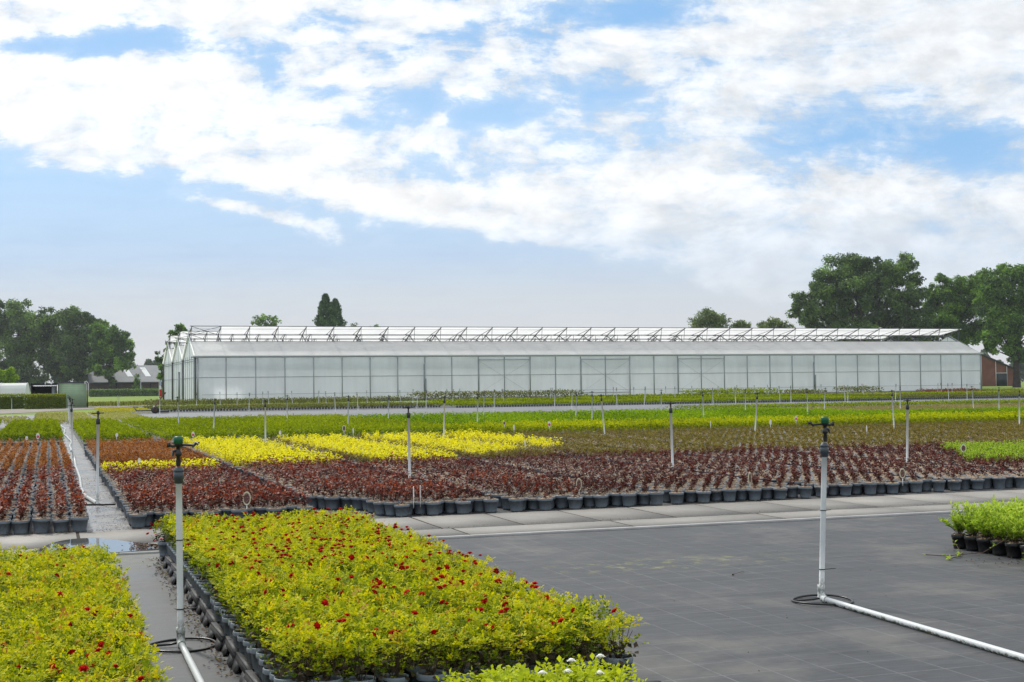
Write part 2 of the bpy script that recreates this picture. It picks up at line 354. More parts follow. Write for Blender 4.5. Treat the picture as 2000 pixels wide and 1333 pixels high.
def f_fabric(w):
    ge = w.node('ShaderNodeNewGeometry'); P = ge.outputs['Position']
    s = w.node('ShaderNodeSeparateXYZ'); w.l.new(P, s.inputs[0]); x, y = s.outputs[0], s.outputs[1]
    wob = w.noise(P, 1.2, 3, .5)
    def line(c, per, wd, k):
        f = w.m('FRACT', w.m('ADD', w.m('DIVIDE', c, per), w.m('ADD', w.m('MULTIPLY', wob, .05), k)))
        return w.sm(w.m('ABSOLUTE', w.m('SUBTRACT', f, .5)), wd, wd*2.2, 1., 0.)
    brk = w.noise(w.vm('MULTIPLY', P, (1, 1, 1)), 9, 4, .7)
    lx = w.m('MULTIPLY', line(x, .285, .010, 0.), w.sm(brk, .3, .6, .25, 1.)); ly = w.m('MULTIPLY', line(y, .29, .010, .3), w.sm(brk, .3, .6, .3, 1.))
    ln = w.m('MAXIMUM', lx, ly)
    st = w.noise(w.vm('MULTIPLY', P, (3., 34., 1.)), 1., 5, .65)       # woven slubs along the roll
    st2 = w.noise(w.vm('MULTIPLY', P, (.9, 8.5, 1.)), 1., 6, .68); st = w.m('ADD', w.m('MULTIPLY', st, .5), w.m('MULTIPLY', st2, .5))
    big = w.noise(P, .55, 6, .62); mid = w.noise(w.vm('MULTIPLY', P, (1., 2.2, 1.)), 3.2, 6, .65)
    v = w.m('ADD', w.m('ADD', w.m('MULTIPLY', w.m('SUBTRACT', big, .5), .30), w.m('MULTIPLY', w.m('SUBTRACT', st, .5), .36)), w.m('MULTIPLY', w.m('SUBTRACT', mid, .5), .13))
    base = w.vm('SCALE', (.060, .063, .069)); w.put(w.n[-1].inputs[3], w.m('ADD', 1., w.m('MULTIPLY', v, 4.5)))
    dust = w.sm(w.noise(w.vm('ADD', P, (5, 9, 0)), .8, 6, .7), .48, .70)
    c = w.mix(w.m('MULTIPLY', dust, .50), base, (.17, .16, .14))
    c = w.mix(w.m('MULTIPLY', ln, w.sm(w.noise(P, .8, 4, .6), .35, .65, .08, .32)), c, (.30, .31, .33))
    # thin yellow green algae stain
    dx = w.m('DIVIDE', w.m('SUBTRACT', x, 4.9), 1.0); dy = w.m('DIVIDE', w.m('SUBTRACT', y, 10.1), .35)
    al = w.m('POWER', 2.718, w.m('MULTIPLY', w.m('ADD', w.m('MULTIPLY', dx, dx), w.m('MULTIPLY', dy, dy)), -1.))
    al = w.m('MULTIPLY', al, w.sm(w.noise(P, 6, 6, .7), .5, .66))
    c = w.mix(w.m('MULTIPLY', al, .75), c, (.26, .27, .08))
    sp = w.sm(w.noise(P, 26, 3, .6), .74, .80)
    c = w.mix(sp, c, (.025, .02, .018))
    hb = w.m('ADD', w.m('ADD', w.m('MULTIPLY', st, .6), w.m('MULTIPLY', ln, .5)), w.m('MULTIPLY', w.noise(w.vm('MULTIPLY', P, (1., 1.8, 1.)), 1.3, 4, .5), 7.))
    return principled(w, c, w.sm(big, .35, .65, .58, .75), .32, 0, hb, .22, .006)
M_fabric = mat('ground_cover_fabric', f_fabric)


def f_path(w):                                             # older fabric of the lane, damp and littered with bark
    ge = w.node('ShaderNodeNewGeometry'); P = ge.outputs['Position']
    s = w.node('ShaderNodeSeparateXYZ'); w.l.new(P, s.inputs[0])
    n = w.noise(P, 1.4, 6, .6); st = w.noise(w.vm('MULTIPLY', P, (4., 13., 1.)), 1.6, 7, .75)
    right = w.sm(s.outputs[0], .50, .62)
    deb = w.m('MULTIPLY', w.sm(st, .50, .56), right)
    c = w.mix(w.sm(n, .35, .65), (.13, .135, .14), (.23, .235, .24))
    c = w.mix(deb, c, w.ramp(w.noise(P, 70, 2, .5), [(.35, (.02, .016, .012)), (.7, (.14, .09, .05))]))
    return principled(w, c, w.sm(n, .4, .62, .25, .55), .5, 0, st, .3, .01)
M_path = mat('lane_fabric', f_path)


def f_worn(w):                                             # older, paler fabric between the rose beds
    ge = w.node('ShaderNodeNewGeometry'); P = ge.outputs['Position']
    n = w.noise(P, 1.1, 7, .65); st = w.noise(w.vm('MULTIPLY', P, (2., 9., 1.)), 2.2, 7, .7); f = w.noise(P, 14, 5, .7)
    c = w.ramp(w.m('ADD', w.m('MULTIPLY', n, .6), w.m('MULTIPLY', st, .4)), [(.3, (.042, .044, .046)), (.5, (.076, .079, .083)), (.7, (.12, .122, .12))])
    c = w.mix(w.sm(f, .58, .72, 0, .5), c, (.07, .07, .062)); s = w.node('ShaderNodeSeparateXYZ'); w.l.new(P, s.inputs[0])
    moss = w.m('MULTIPLY', w.sm(s.outputs[1], 11.3, 12.3), w.sm(st, .45, .6)); c = w.mix(w.m('MULTIPLY', moss, .6), c, (.15, .15, .06))
    return principled(w, c, w.sm(n, .35, .65, .4, .65), .45, 0, st, .2, .01)
M_worn = mat('worn_fabric', f_worn)


def f_concrete(w):
    ge = w.node('ShaderNodeNewGeometry'); P = ge.outputs['Position']
    a = w.node('ShaderNodeAttribute', attribute_name='tone')
    n = w.noise(P, 1.1, 7, .65); n2 = w.noise(w.vm('MULTIPLY', P, (2., 7., 1.)), 4, 6, .7); n3 = w.noise(P, 60, 3, .6)
    k = w.m('ADD', w.m('MULTIPLY', n, .5), w.m('ADD', w.m('MULTIPLY', n2, .3), w.m('MULTIPLY', n3, .2)))
    c = w.ramp(k, [(.30, (.14, .131, .118)), (.45, (.235, .223, .205)), (.62, (.305, .29, .268)), (.8, (.37, .355, .33))])
    c = w.vm('SCALE', c); w.put(w.n[-1].inputs[3], w.m('ADD', .88, w.m('MULTIPLY', a.outputs['Fac'], .24)))
    c = w.mix(w.sm(w.noise(P, 11, 5, .75), .62, .72), c, (.10, .085, .06))
    return principled(w, c, .75, .35, 0, k, .25, .01)
M_concrete = mat('concrete', f_concrete)
M_edging = plain('edge_strip', (.40, .40, .395), .5, .4, var=.15, scale=3)
M_joint = plain('joint_dirt', (.06, .05, .038), .95, .1, var=.5, scale=20)


def f_track(w):
    ge = w.node('ShaderNodeNewGeometry'); P = ge.outputs['Position']; n = w.noise(P, .25, 7, .65)
    return principled(w, w.ramp(n, [(.35, (.19, .165, .14)), (.6, (.31, .28, .25))]), .9, .2)
M_track = mat('sandy_track', f_track)


def f_road(w):
    ge = w.node('ShaderNodeNewGeometry'); P = ge.outputs['Position']; n = w.noise(P, .4, 7, .65)
    return principled(w, w.ramp(n, [(.3, (.11, .115, .125)), (.65, (.165, .17, .18))]), .6, .4)
M_road = mat('far_fabric', f_road)


def f_grass(w):
    ge = w.node('ShaderNodeNewGeometry'); P = ge.outputs['Position']; n = w.noise(P, .08, 8, .7); n2 = w.noise(P, 2.5, 6, .7)
    c = w.mix(w.sm(n, .35, .65), (.14, .23, .025), (.24, .31, .06))
    return principled(w, w.mix(w.sm(n2, .4, .65, 0, .5), c, (.07, .11, .02)), .9, .15, 0, n2, .6, .05)
M_grass = mat('grass', f_grass)


def f_water(w):
    P = w.node('ShaderNodeNewGeometry').outputs['Position']
    return principled(w, (.10, .102, .10), .02, 1., 0, w.noise(P, 5, 3, .5), .03, .004)
M_water = mat('puddle_water', f_water)


def filmmat(name, col, tr, transl=.55, rough=.5):
    def fn(w):
        P = w.node('ShaderNodeNewGeometry').outputs['Position']
        n = w.noise(w.vm('MULTIPLY', P, (.5, .5, .25)), .9, 6, .6); st = w.noise(w.vm('MULTIPLY', P, (2.4, 2.4, .12)), 1.2, 4, .6)
        c = w.vm('SCALE', col); w.put(w.n[-1].inputs[3], w.m('ADD', w.sm(n, .3, .7, .93, 1.04), w.m('MULTIPLY', w.m('SUBTRACT', st, .5), .12)))
        p = principled(w, c, rough, .45)
        t = w.node('ShaderNodeBsdfTranslucent'); w.put(t.inputs[0], c)
        m = w.node('ShaderNodeMixShader'); m.inputs[0].default_value = transl; w.l.new(p, m.inputs[1]); w.l.new(t.outputs[0], m.inputs[2])
        tt = w.node('ShaderNodeBsdfTransparent'); m2 = w.node('ShaderNodeMixShader'); m2.inputs[0].default_value = tr
        w.l.new(m.outputs[0], m2.inputs[1]); w.l.new(tt.outputs[0], m2.inputs[2]); return m2.outputs[0]
    return mat(name, fn)
M_film = filmmat('wall_film', (.84, .88, .93), .07, .45)
M_roof = filmmat('roof_film', (.93, .93, .93), .07, .6)
M_screen = filmmat('shade_screen', (.40, .48, .55), .25, .4)
M_tunnel = filmmat('tunnel_film', (.72, .74, .75), .08, .4)

# ------------------------------------------------------------------ the setting: ground sheets
def sheet(name, x0, x1, y0, y1, z, m, nx=1, ny=1, th=0., **kw):
    q = Q()
    xs = np.linspace(x0, x1, nx+1); ys = np.linspace(y0, y1, ny+1)
    for i in range(nx):
        for j in range(ny): q.quad((xs[i], ys[j], z), (xs[i+1], ys[j], z), (xs[i+1], ys[j+1], z), (xs[i], ys[j+1], z), 0, rng.random())
    return obj(name, q, m, kind='structure', **kw)


sheet('ground', -2500, 2500, -600, 4000, -.02, M_grass)
sheet('fabric_ground', -14, 120, -6, 57.5, 0, M_fabric)
sheet('road', 3.6, 140, 57.5, 112, -.004, M_road)
sheet('back_ground', -14, 3.6, 57.5, 88, -.006, M_road)
# sandy track that swings in from the left
q = Q()
pts = [(-14, 84, 16), (-3, 92, 13), (1.5, 104, 10), (7, 122, 6), (14, 132, 4), (22, 134, 3)]
for a, b in zip(pts[:-1], pts[1:]):
    q.quad((a[0], a[1], 0), (b[0], b[1], 0), (b[0]-b[2]*.5, b[1]+b[2], 0), (a[0]-a[2]*.5, a[1]+a[2], 0))
obj('track', q, M_track, kind='structure')
# lanes either side of the first bed
sheet('lane', .40, .86, 14.76, 57, .004, M_path)
sheet('worn_lane', .38, .99, -2, 12.58, .004, M_worn)
# concrete slab strip
q = Q(); x = -6.0
g = .017
while x < 42:
    q.box((x+g, 13.39+g, -.02), (x+.9-g, 14.73, .013+rng.uniform(-.0015, .0015)), 0, rng.random()); x += .9
x = -6.81
while x < 42:
    q.box((x+g, 12.66, -.02), (x+1.8-g, 13.39-g, .013+rng.uniform(-.0015, .0015)), 0, rng.random()); x += 1.8
obj('concrete_path', q, M_concrete, kind='structure')
sheet('path_bed', -8, 43, 12.60, 14.76, .009, M_joint)
q = Q(); q.box((.98, 12.59, -.01), (43, 12.645, .022)); q.box((-6, 12.59, -.01), (.976, 12.645, .019), 0, .3)
obj('path_edging', q, M_edging, kind='structure')
# puddle on the slabs
pp = [(-.05, 12.74), (.1, 12.70), (.4, 12.70), (.8, 12.74), (1.15, 12.78), (1.2, 13.1), (.95, 13.28), (.75, 13.55), (.55, 13.95), (.3, 14.1), (.1, 13.9), (.0, 13.6), (-.1, 13.2)]
def smooth_ring(p, n=4):
    p = np.array(p, float)
    for _ in range(n): p = np.stack([.75*p+.25*np.roll(p, -1, 0), .25*p+.75*np.roll(p, -1, 0)], 1).reshape(-1, 2)
    return p
rg = smooth_ring(pp, 3); c0 = rg.mean(0); q = Q()
for i in range(0, len(rg), 2):
    a, b, c = rg[i], rg[(i+1) % len(rg)], rg[(i+2) % len(rg)]
    q.quad((*c0, .0172), (*a, .0172), (*b, .0172), (*c, .0172))
obj('puddle', q, M_water, kind='structure')

# ------------------------------------------------------------------ greenhouse
GX, GY, BAY, NB, SP = 14.29, 138.19, 3.008, 32, 12.8
EAVE, RIDGE = 4.7, 7.2
gh = thing('greenhouse', 'long white film-clad greenhouse with raised roof vents', 'greenhouse', (GX, GY, 0))
LX = BAY*NB


def bar(q, a, b, r=.035, n=4): q.tube([a, b], r, n)


q = Q()
for i in range(NB):                                        # front wall
    x0, x1 = i*BAY, (i+1)*BAY
    for z0, z1 in ((.25, 2.62), (2.62, EAVE-.05)): q.quad((x0, 0, z0), (x1, 0, z0), (x1, 0, z1), (x0, 0, z1))
for side in (0, LX):                                       # gable walls
    for k in range(3):
        for j in range(4):
            s0, s1 = k*SP+j*SP/4, k*SP+(j+1)*SP/4
            zt = [EAVE+(RIDGE-EAVE)*(1-abs(t-k*SP-SP/2)/(SP/2)) for t in (s0, s1)]
            q.quad((side, s0, .2), (side, s1, .2), (side, s1, zt[1]), (side, s0, zt[0]))
q.quad((0, 3*SP, .2), (LX, 3*SP, .2), (LX, 3*SP, EAVE), (0, 3*SP, EAVE))
obj('wall_film', q, M_film, gh)
q = Q()
q.box((0, -.03, 0), (LX, .03, .25)); q.box((-.03, .05, 0), (.03, 3*SP, .2)); q.box((LX-.03, .05, 0), (LX+.03, 3*SP, .2))
obj('base_kerb', q, M_concrete, gh)
q = Q(); q.quad((.1, .1, .02), (LX-.1, .1, .02), (LX-.1, 3*SP-.1, .02), (.1, 3*SP-.1, .02)); obj('floor', q, M_concrete, gh)
pm = Q(); pm.box((-.04, -.09, 0), (.04, -.005, EAVE-.1)); pm = mesh('post', pm, M_postgrey)
for i in range(1, NB): obj('post', pm, None, gh).location = (i*BAY, 0, 0)
dk = Q(); dk.box((-.10, -.10, 0), (.10, .10, EAVE-.02)); dk = mesh('corner_post', dk, M_darksteel)
for s in (.0, SP, 2*SP, 3*SP): obj('corner_post', dk, None, gh).location = (-.06, s+.12, 0)
cp = Q(); cp.box((-.08, -.12, 0), (.08, -.01, EAVE-.1)); cp = mesh('end_post', cp, M_steel)
for x in (.16, LX-.05): obj('end_post', cp, None, gh).location = (x, 0, 0)
gp = Q(); gp.box((-.02, -.02, .2), (.02, .02, EAVE+.2)); gp = mesh('gable_stud', gp, M_steel)
for s in (2.2, 4.3, 6.4, 8.5, 10.6, 15, 19.2, 21.3, 23.4, 27.8, 30, 32, 34.2, 36.3): obj('gable_stud', gp, None, gh).location = (-.03, s, 0)
q = Q(); bar(q, (0, -.04, 2.62), (LX, -.04, 2.62), .032); bar(q, (-.04, 0, 2.62), (-.04, 3*SP, 2.62), .03); bar(q, (-.04, 0, 4.35), (-.04, 3*SP, 4.35), .04)
obj('rail', q, M_greysteel, gh)
q = Q(); bar(q, (.6, -.35, .86), (LX, -.35, .86), .022)
for i in range(NB+1): bar(q, (max(i*BAY, .6), -.35, .86), (max(i*BAY, .6), -.05, .86), .015)
obj('wall_pipe', q, M_greysteel, gh)
q = Q(); q.box((-.5, -.20, EAVE-.06), (LX+.35, -.02, EAVE+.05)); obj('gutter', q, M_greysteel, gh)
q = Q(); q.box((-.3, -.16, EAVE+.055), (LX+.3, .04, EAVE+.17)); obj('eave_trim', q, M_white, gh)
dp = Q(); dp.box((-.17, -.22, .0), (-.04, -.11, 3.85)); dp.box((-.05, -.24, .0), (.09, -.11, 2.3)); dp = mesh('downpipe', dp, M_greysteel)
for i in (8, 24): obj('downpipe', dp, None, gh).location = (i*BAY, 0, 0)
for a, b in ((10, 12), (14, 16), (18, 20)):                # sliding doors with cross bracing
    q = Q(); x0, x1 = a*BAY+.05, b*BAY-.05; y = -.13
    for z in (.55, 4.30): q.box((x0, y-.02, z-.04), (x1, y+.02, z+.04))
    for x in (x0, x1-.04): q.box((x, y-.022, .45), (x+.04, y+.022, 4.35))
    bar(q, (x0, y+.05, 4.2), (x1, y+.05, .6), .012); bar(q, (x1, y+.05, 4.2), (x0, y+.05, .6), .009)
    obj('sliding_door_frame', q, M_steel, gh)
q = Q(); q.box((-.1, SP+4.2, 0), (-.04, SP+5.6, 3.3)); q.box((-.13, SP+4.1, 0), (-.03, SP+4.24, 3.4)); q.box((-.13, SP+5.56, 0), (-.03, SP+5.7, 3.4)); q.box((-.13, SP+4.1, 3.3), (-.03, SP+5.7, 3.42))
obj('gable_door', q, M_greysteel, gh)
q = Q()
for i in range(NB): q.quad((i*BAY, .5, 3.35), ((i+1)*BAY, .5, 3.35), ((i+1)*BAY, .5, 4.5), (i*BAY, .5, 4.5))
obj('shade_screen', q, M_screen, gh)
ip = Q(); ip.box((-.06, -.06, .02), (.06, .06, EAVE)); ip = mesh('inner_post', ip, M_darksteel)
for i in range(NB+1):
    for s in (2.5, SP, 2*SP):
        if s > 3 or i % 2 == 0: obj('inner_post', ip, None, gh).location = (min(i*BAY+(.9 if s < 3 else .1), LX-.2), s, 0)

SL = (RIDGE-EAVE)/(SP/2)
for k in range(3):
    s0 = k*SP
    rf = Q(); rb = Q(); nseg = NB
    for i in range(nseg):
        x0, x1 = -.25 if i == 0 else i*BAY, LX+.25 if i == nseg-1 else (i+1)*BAY
        rf.quad((x0, s0+.02, EAVE+.06), (x1, s0+.02, EAVE+.06), (x1, s0+4.3, EAVE+.06+SL*4.3), (x0, s0+4.3, EAVE+.06+SL*4.3))
        rb.quad((x0, s0+8.5, EAVE+.06+SL*4.3), (x1, s0+8.5, EAVE+.06+SL*4.3), (x1, s0+SP-.02, EAVE+.06), (x0, s0+SP-.02, EAVE+.06))
    obj('roof_sheet', rf, M_roof, gh); obj('roof_sheet', rb, M_roof, gh)
    q = Q(); z = EAVE+SL*4.3
    bar(q, (-.2, s0+4.3, z+.05), (LX+.2, s0+4.3, z+.05), .05); bar(q, (-.2, s0+8.5, z), (LX+.2, s0+8.5, z), .05); bar(q, (0, s0+6.4, RIDGE), (LX, s0+6.4, RIDGE), .04)
    obj('purlin', q, M_truss, gh)
    for sx in (0, LX):
        q = Q(); e = -.12 if sx == 0 else .12
        for a, b in (((sx+e, s0, EAVE), (sx+e, s0+6.4, RIDGE+.05)), ((sx+e, s0+6.4, RIDGE+.05), (sx+e, s0+SP, EAVE))): bar(q, a, b, .07)
        obj('gable_trim', q, M_white if sx == 0 else M_steel, gh)
    # truss, one mesh shared by every bay
    tr = Q()
    for a, b, r in (((0, 0, EAVE), (0, 6.4, RIDGE), .05), ((0, 6.4, RIDGE), (0, SP, EAVE), .05), ((0, 3.9, 8.0), (0, 6.6, RIDGE-.05), .055), ((0, 6.6, RIDGE-.05), (0, 8.3, 7.36), .04),
                    ((0, 4.05, 7.95), (0, 4.3, 6.42), .028), ((0, 0, EAVE-.15), (0, SP, EAVE-.15), .04), ((0, 6.4, EAVE-.15), (0, 6.4, RIDGE), .03), ((0, 3.9, 7.95), (0, 8.3, 7.33), .03)): bar(tr, a, b, r)
    tr = mesh('roof_truss', tr, M_truss)
    for i in range(NB+1): obj('roof_truss', tr, None, gh).location = (i*BAY, s0, 0)
    vf = Q()
    i0 = 1 if k == 0 else 0
    for i in range(i0, NB):
        x0, x1 = i*BAY, (i+1)*BAY if i < NB-1 else LX+.4
        vf.quad((x0, s0+3.9, 8.03), (x1, s0+3.9, 8.03), (x1, s0+8.3, 7.39), (x0, s0+8.3, 7.39))
    vent = obj('roof_vent', vf, M_roof, gh)
    q = Q(); bar(q, (-.2, s0+3.88, 8.04), (LX+.4, s0+3.88, 8.04), .05); bar(q, (-.2, s0+8.3, 7.37), (LX+.4, s0+8.3, 7.37), .04); bar(q, (-.2, s0+5.2, 7.8), (LX+.4, s0+5.2, 7.8), .02)
    for i in (0, NB-1):
        bar(q, (i*BAY, s0+3.9, 8.0), ((i+1)*BAY, s0+8.3, 7.35), .03); bar(q, ((i+1)*BAY, s0+3.9, 8.0), (i*BAY, s0+8.3, 7.35), .03)
    obj('vent_frame', q, M_truss, vent)


# ------------------------------------------------------------------ trees
def tree(name, label, d, blobs, trunk, n, leaf, size=.34, cat='tree', group=None, limbs=True, flat=1., base_z=0., sub=15, seed=1, dense=1.):
    """blobs: (px, py, r_px[, depth offset m]) in photo pixels at depth d; every leaf is real geometry"""
    g = np.random.default_rng(seed)
    k = FPX/d
    bx = at(trunk[0], trunk[1], d); base = np.array([bx[0], bx[1], base_z])
    t = thing(name, label, cat, tuple(base), 0, group)
    cen = []; rad = []
    for b in blobs:
        dd = b[3] if len(b) > 3 else g.uniform(-.6, .6)*b[2]/k
        cen.append(at(b[0], b[1], d) + CF*dd - base); rad.append(b[2]/k)
    cen = np.array(cen); rad = np.array(rad)
    tw = trunk[2]/k/2
    q = Q(); top = np.array([0, 0, max(cen[:, 2].mean(), 2.)])
    mid = top*.45+np.array([g.uniform(-.3, .3), 0, 0])
    q.tube([(0, 0, -.1), (0, 0, top[2]*.12), mid, top*.8], [tw*1.35, tw, tw*.8, tw*.45], 8)
    if limbs:
        for c, r in zip(cen, rad):
            st = mid*g.uniform(.75, 1.35)
            q.tube([st, st*.45+c*.55+g.normal(size=3)*r*.12, c+g.normal(size=3)*r*.15], [tw*.30, tw*.16, tw*.05], 5, caps=False)
            for _ in range(3):
                e = c+unit(1, g)[0]*r*.7; q.tube([c*.8+st*.2, e], [tw*.13, tw*.03], 4, caps=False)
    obj('trunk', q, M_bark, t)
    n = int(n*dense); vol = rad**2; cnt = np.maximum((n*vol/vol.sum()).astype(int), 30)
    q = Q()
    for c, r, m in zip(cen, rad, cnt):
        u = unit(sub, g); u[:, 2] = u[:, 2]*.9+.12
        sc_ = c+u*r*g.uniform(.45, .95, (sub, 1))*np.array([1, 1, flat]); sr = r*g.uniform(.28, .50, sub)
        idx = g.integers(0, sub, m); v = unit(m, g)
        rr = g.random(m)**.45
        P = sc_[idx]+v*(sr[idx]*rr)[:, None]*np.array([1, 1, .8])
        N = v*.6+unit(m, g)*.6+np.array([0, 0, .4]); D = np.cross(N, unit(m, g))
        tn = np.clip(.42+.27*g.normal(size=sub)[idx]+.16*g.normal(size=m), 0, 1)
        q.leaves(P, D, N, size*g.uniform(.6, 1.3, m), size*.75*g.uniform(.6, 1.2, m), 0, tn, .1)
    obj('crown', q, leaf, t)
    return t


LV = 'behind the barn field on the left'
# row of oaks on the left
tree('oak_tree', 'tallest dark oak at the far left behind the polytunnel', 330,
     [(35, 612, 30), (70, 640, 42), (20, 660, 42), (-10, 640, 35), (60, 690, 42), (10, 705, 40), (-35, 690, 40), (45, 728, 30), (100, 668, 34), (-5, 600, 22), (85, 625, 26), (20, 745, 24), (80, 745, 24)], (48, 770, 13), 15000, LEAF['oak'], .62, dense=2.6, seed=3)
tree('oak_tree', 'broad dark oak in the middle of the left tree row, behind the green shed', 325,
     [(130, 640, 34), (155, 665, 38), (110, 690, 38), (150, 705, 38), (95, 625, 22), (165, 625, 20), (120, 735, 28), (185, 690, 34), (160, 738, 22), (180, 655, 26), (90, 720, 30), (140, 620, 22), (195, 640, 18), (210, 680, 24)], (120, 770, 9), 14000, LEAF['oak'], .6, dense=2.6, seed=4)
tree('oak_tree', 'dark oak with slim trunk standing before the grey-roofed barn', 318,
     [(205, 672, 30), (225, 690, 30), (200, 710, 28), (240, 706, 22), (215, 728, 14), (250, 676, 13), (245, 655, 9), (185, 722, 12), (222, 655, 18), (190, 650, 20), (218, 745, 8), (255, 695, 9)], (214, 773, 6), 9500, LEAF['oakgreen'], .55, dense=2.4, seed=5)
tree('bush', 'light green bush behind the white polytunnel', 175, [(8, 735, 12), (22, 728, 9), (30, 738, 8), (-8, 730, 14), (15, 745, 12)], (10, 772, 2), 1800, LEAF['bush'], .30, 'bush', seed=6)
tree('small_tree', 'small sparse tree against the dark barn wall', 312, [(268, 745, 7), (264, 755, 6), (272, 757, 7), (268, 735, 4)], (268, 773, 2), 700, LEAF['oakgreen'], .4, seed=7)
# tree looking out behind the left greenhouse gable
tree('thin_tree', 'loose-leaved tree rising behind the left greenhouse gable', 186,
     [(350, 643, 10), (336, 655, 10), (360, 650, 9), (345, 668, 11), (328, 672, 5), (325, 690, 10), (312, 703, 8), (318, 718, 9), (314, 735, 7), (338, 690, 10), (308, 690, 4)], (320, 775, 4), 2600, LEAF['oakgreen'], .34, sub=9, seed=8)
# trees peeping over the greenhouse roof
tree('roundtop_tree', 'small round tree top above the greenhouse roof, left of the conifers', 330, [(500, 628, 12), (520, 625, 13), (537, 628, 11), (512, 640, 14), (530, 645, 14), (515, 670, 18)], (517, 765, 5), 2600, LEAF['oakgreen'], .5, seed=9)


def conifer(label, px, pytop, wpx, d, seed):
    g = np.random.default_rng(seed); k = FPX/d; b = at(px, 765, d); top = at(px, pytop, d)[2]
    t = thing('conifer_tree', label, 'tree', (b[0], b[1], 0)); q = Q(); q.tube([(0, 0, 0), (0, 0, top*.96)], [.3, .04], 6); obj('trunk', q, M_bark, t)
    n = 4200; h = g.random(n)**.8*top*.62; zz = top-h; R = wpx/k/2*np.minimum(1., (h/top/.28)**.62+.03)*(1+.18*np.sin(zz*2.3+g.random()*6))
    a = g.uniform(0, 2*math.pi, n); lump = 1+.18*np.sin(a*5+zz*1.7); rr = R*lump*np.sqrt(g.uniform(.35, 1, n))
    P = np.stack([np.cos(a)*rr, np.sin(a)*rr, zz], 1); D = np.stack([np.cos(a)*.5, np.sin(a)*.5, np.full(n, .9)], 1)+g.normal(size=(n, 3))*.25
    q = Q(); q.leaves(P, D, np.stack([np.cos(a), np.sin(a), 0*a], 1)+g.normal(size=(n, 3))*.3, .5, .3, 0, np.clip(.45+.2*np.sin(zz*3+a*4)+.2*g.normal(size=n), 0, 1)); obj('crown', q, LEAF['conifer'], t)


conifer('left and taller of the two pointed conifers above the greenhouse roof', 637, 576, 36, 250, 21)
conifer('right and lower of the two pointed conifers above the greenhouse roof', 656, 586, 32, 247, 22)
tree('roundtop_tree', 'lowest tree tip just right of the conifers', 330, [(690, 638, 8), (684, 642, 7), (700, 643, 7), (690, 665, 18)], (690, 765, 4), 900, LEAF['oakgreen'], .45, seed=10)
tree('roundtop_tree', 'flat tree tip over the greenhouse roof, right of the lowest tip', 330, [(735, 640, 7), (725, 643, 6), (742, 644, 6), (733, 668, 18)], (734, 765, 4), 900, LEAF['oakgreen'], .45, seed=11)
tree('linden_tree', 'domed pale green tree over the roof, left of two smaller domes', 262, [(1385, 628, 26), (1365, 632, 18), (1405, 630, 20), (1385, 618, 18), (1380, 660, 34)], (1385, 757, 8), 9000, LEAF['limetree'], .36, flat=.85, sub=40, seed=12)
tree('linden_tree', 'smallest domed tree between two bigger domes over the roof', 262, [(1447, 636, 13), (1438, 640, 12), (1458, 640, 12), (1447, 665, 24)], (1447, 757, 6), 4000, LEAF['limetree'], .34, flat=.85, sub=30, seed=13)
tree('linden_tree', 'wide low domed tree over the roof beside the big oak', 262, [(1512, 634, 17), (1494, 638, 14), (1530, 637, 15), (1545, 643, 10), (1512, 665, 32)], (1512, 757, 7), 6500, LEAF['limetree'], .34, flat=.85, sub=36, seed=14)
# the big oaks on the right
tree('oak_tree', 'biggest spreading oak above the right end of the greenhouse', 250,
     [(1650, 525, 38), (1690, 520, 34), (1620, 555, 38), (1665, 570, 46), (1715, 560, 44), (1745, 530, 34), (1772, 518, 22), (1770, 570, 34), (1600, 590, 34), (1640, 610, 40), (1700, 615, 46), (1750, 615, 42),
      (1568, 605, 24), (1550, 612, 12), (1575, 630, 18), (1600, 635, 26), (1790, 545, 16), (1795, 620, 28), (1785, 585, 22), (1560, 580, 14), (1800, 650, 26), (1700, 655, 40), (1640, 655, 34), (1760, 655, 36)], (1690, 757, 24), 46000, LEAF['oak'], .44, dense=1.8, seed=15, sub=18)
tree('oak_tree', 'middle oak between the biggest oak and the one at the right edge', 256,
     [(1865, 560, 28), (1850, 590, 32), (1890, 585, 32), (1835, 620, 32), (1880, 625, 36), (1905, 550, 20), (1840, 545, 12), (1825, 590, 14), (1860, 660, 34), (1900, 660, 26), (1815, 640, 26), (1815, 605, 18), (1822, 570, 14), (1812, 660, 26), (1915, 600, 24), (1910, 570, 20), (1920, 640, 22)], (1862, 757, 18), 24000, LEAF['oakgreen'], .42, dense=2.3, seed=16, sub=20)
tree('oak_tree', 'tall oak at the right edge with its trunk showing by the brick barn', 246,
     [(1940, 550, 30), (1975, 550, 30), (1955, 580, 36), (1990, 590, 34), (1930, 600, 28), (1960, 625, 36), (2000, 635, 34), (1935, 655, 26), (1975, 665, 30), (2030, 570, 40), (2040, 630, 40), (1960, 530, 16), (1992, 535, 18), (1940, 680, 16), (1990, 695, 20), (1935, 570, 26), (1950, 605, 30)], (1986, 758, 13), 27000, LEAF['oakgreen'], .42, dense=2.3, seed=17, sub=20)
# far woods, a soft mass low on the horizon
q = Q(); g = np.random.default_rng(5)
for a, b, d in ((262, 335, 520), (1905, 2120, 480), (-120, 60, 560)):
    n = 9000; px = g.uniform(a, b, n); hh = np.where(px < 400, 52+9*np.sin(px*.11)+6*np.sin(px*.31), 44+14*np.sin(px*.06)+7*np.sin(px*.21))
    f = g.random(n)**.7; P = np.array([at(p, 765-h*ff-.0115*(p-300), d+o) for p, h, ff, o in zip(px, hh, f, g.uniform(0, 12, n))])
    q.leaves(P, unit(n, g), unit(n, g), 1.1, .9, 0, np.clip(.5+.25*g.normal(size=n), 0, 1))
obj('woodland', q, LEAF['far'], kind='stuff', label='distant tree line on the horizon behind the barns', category='woodland')

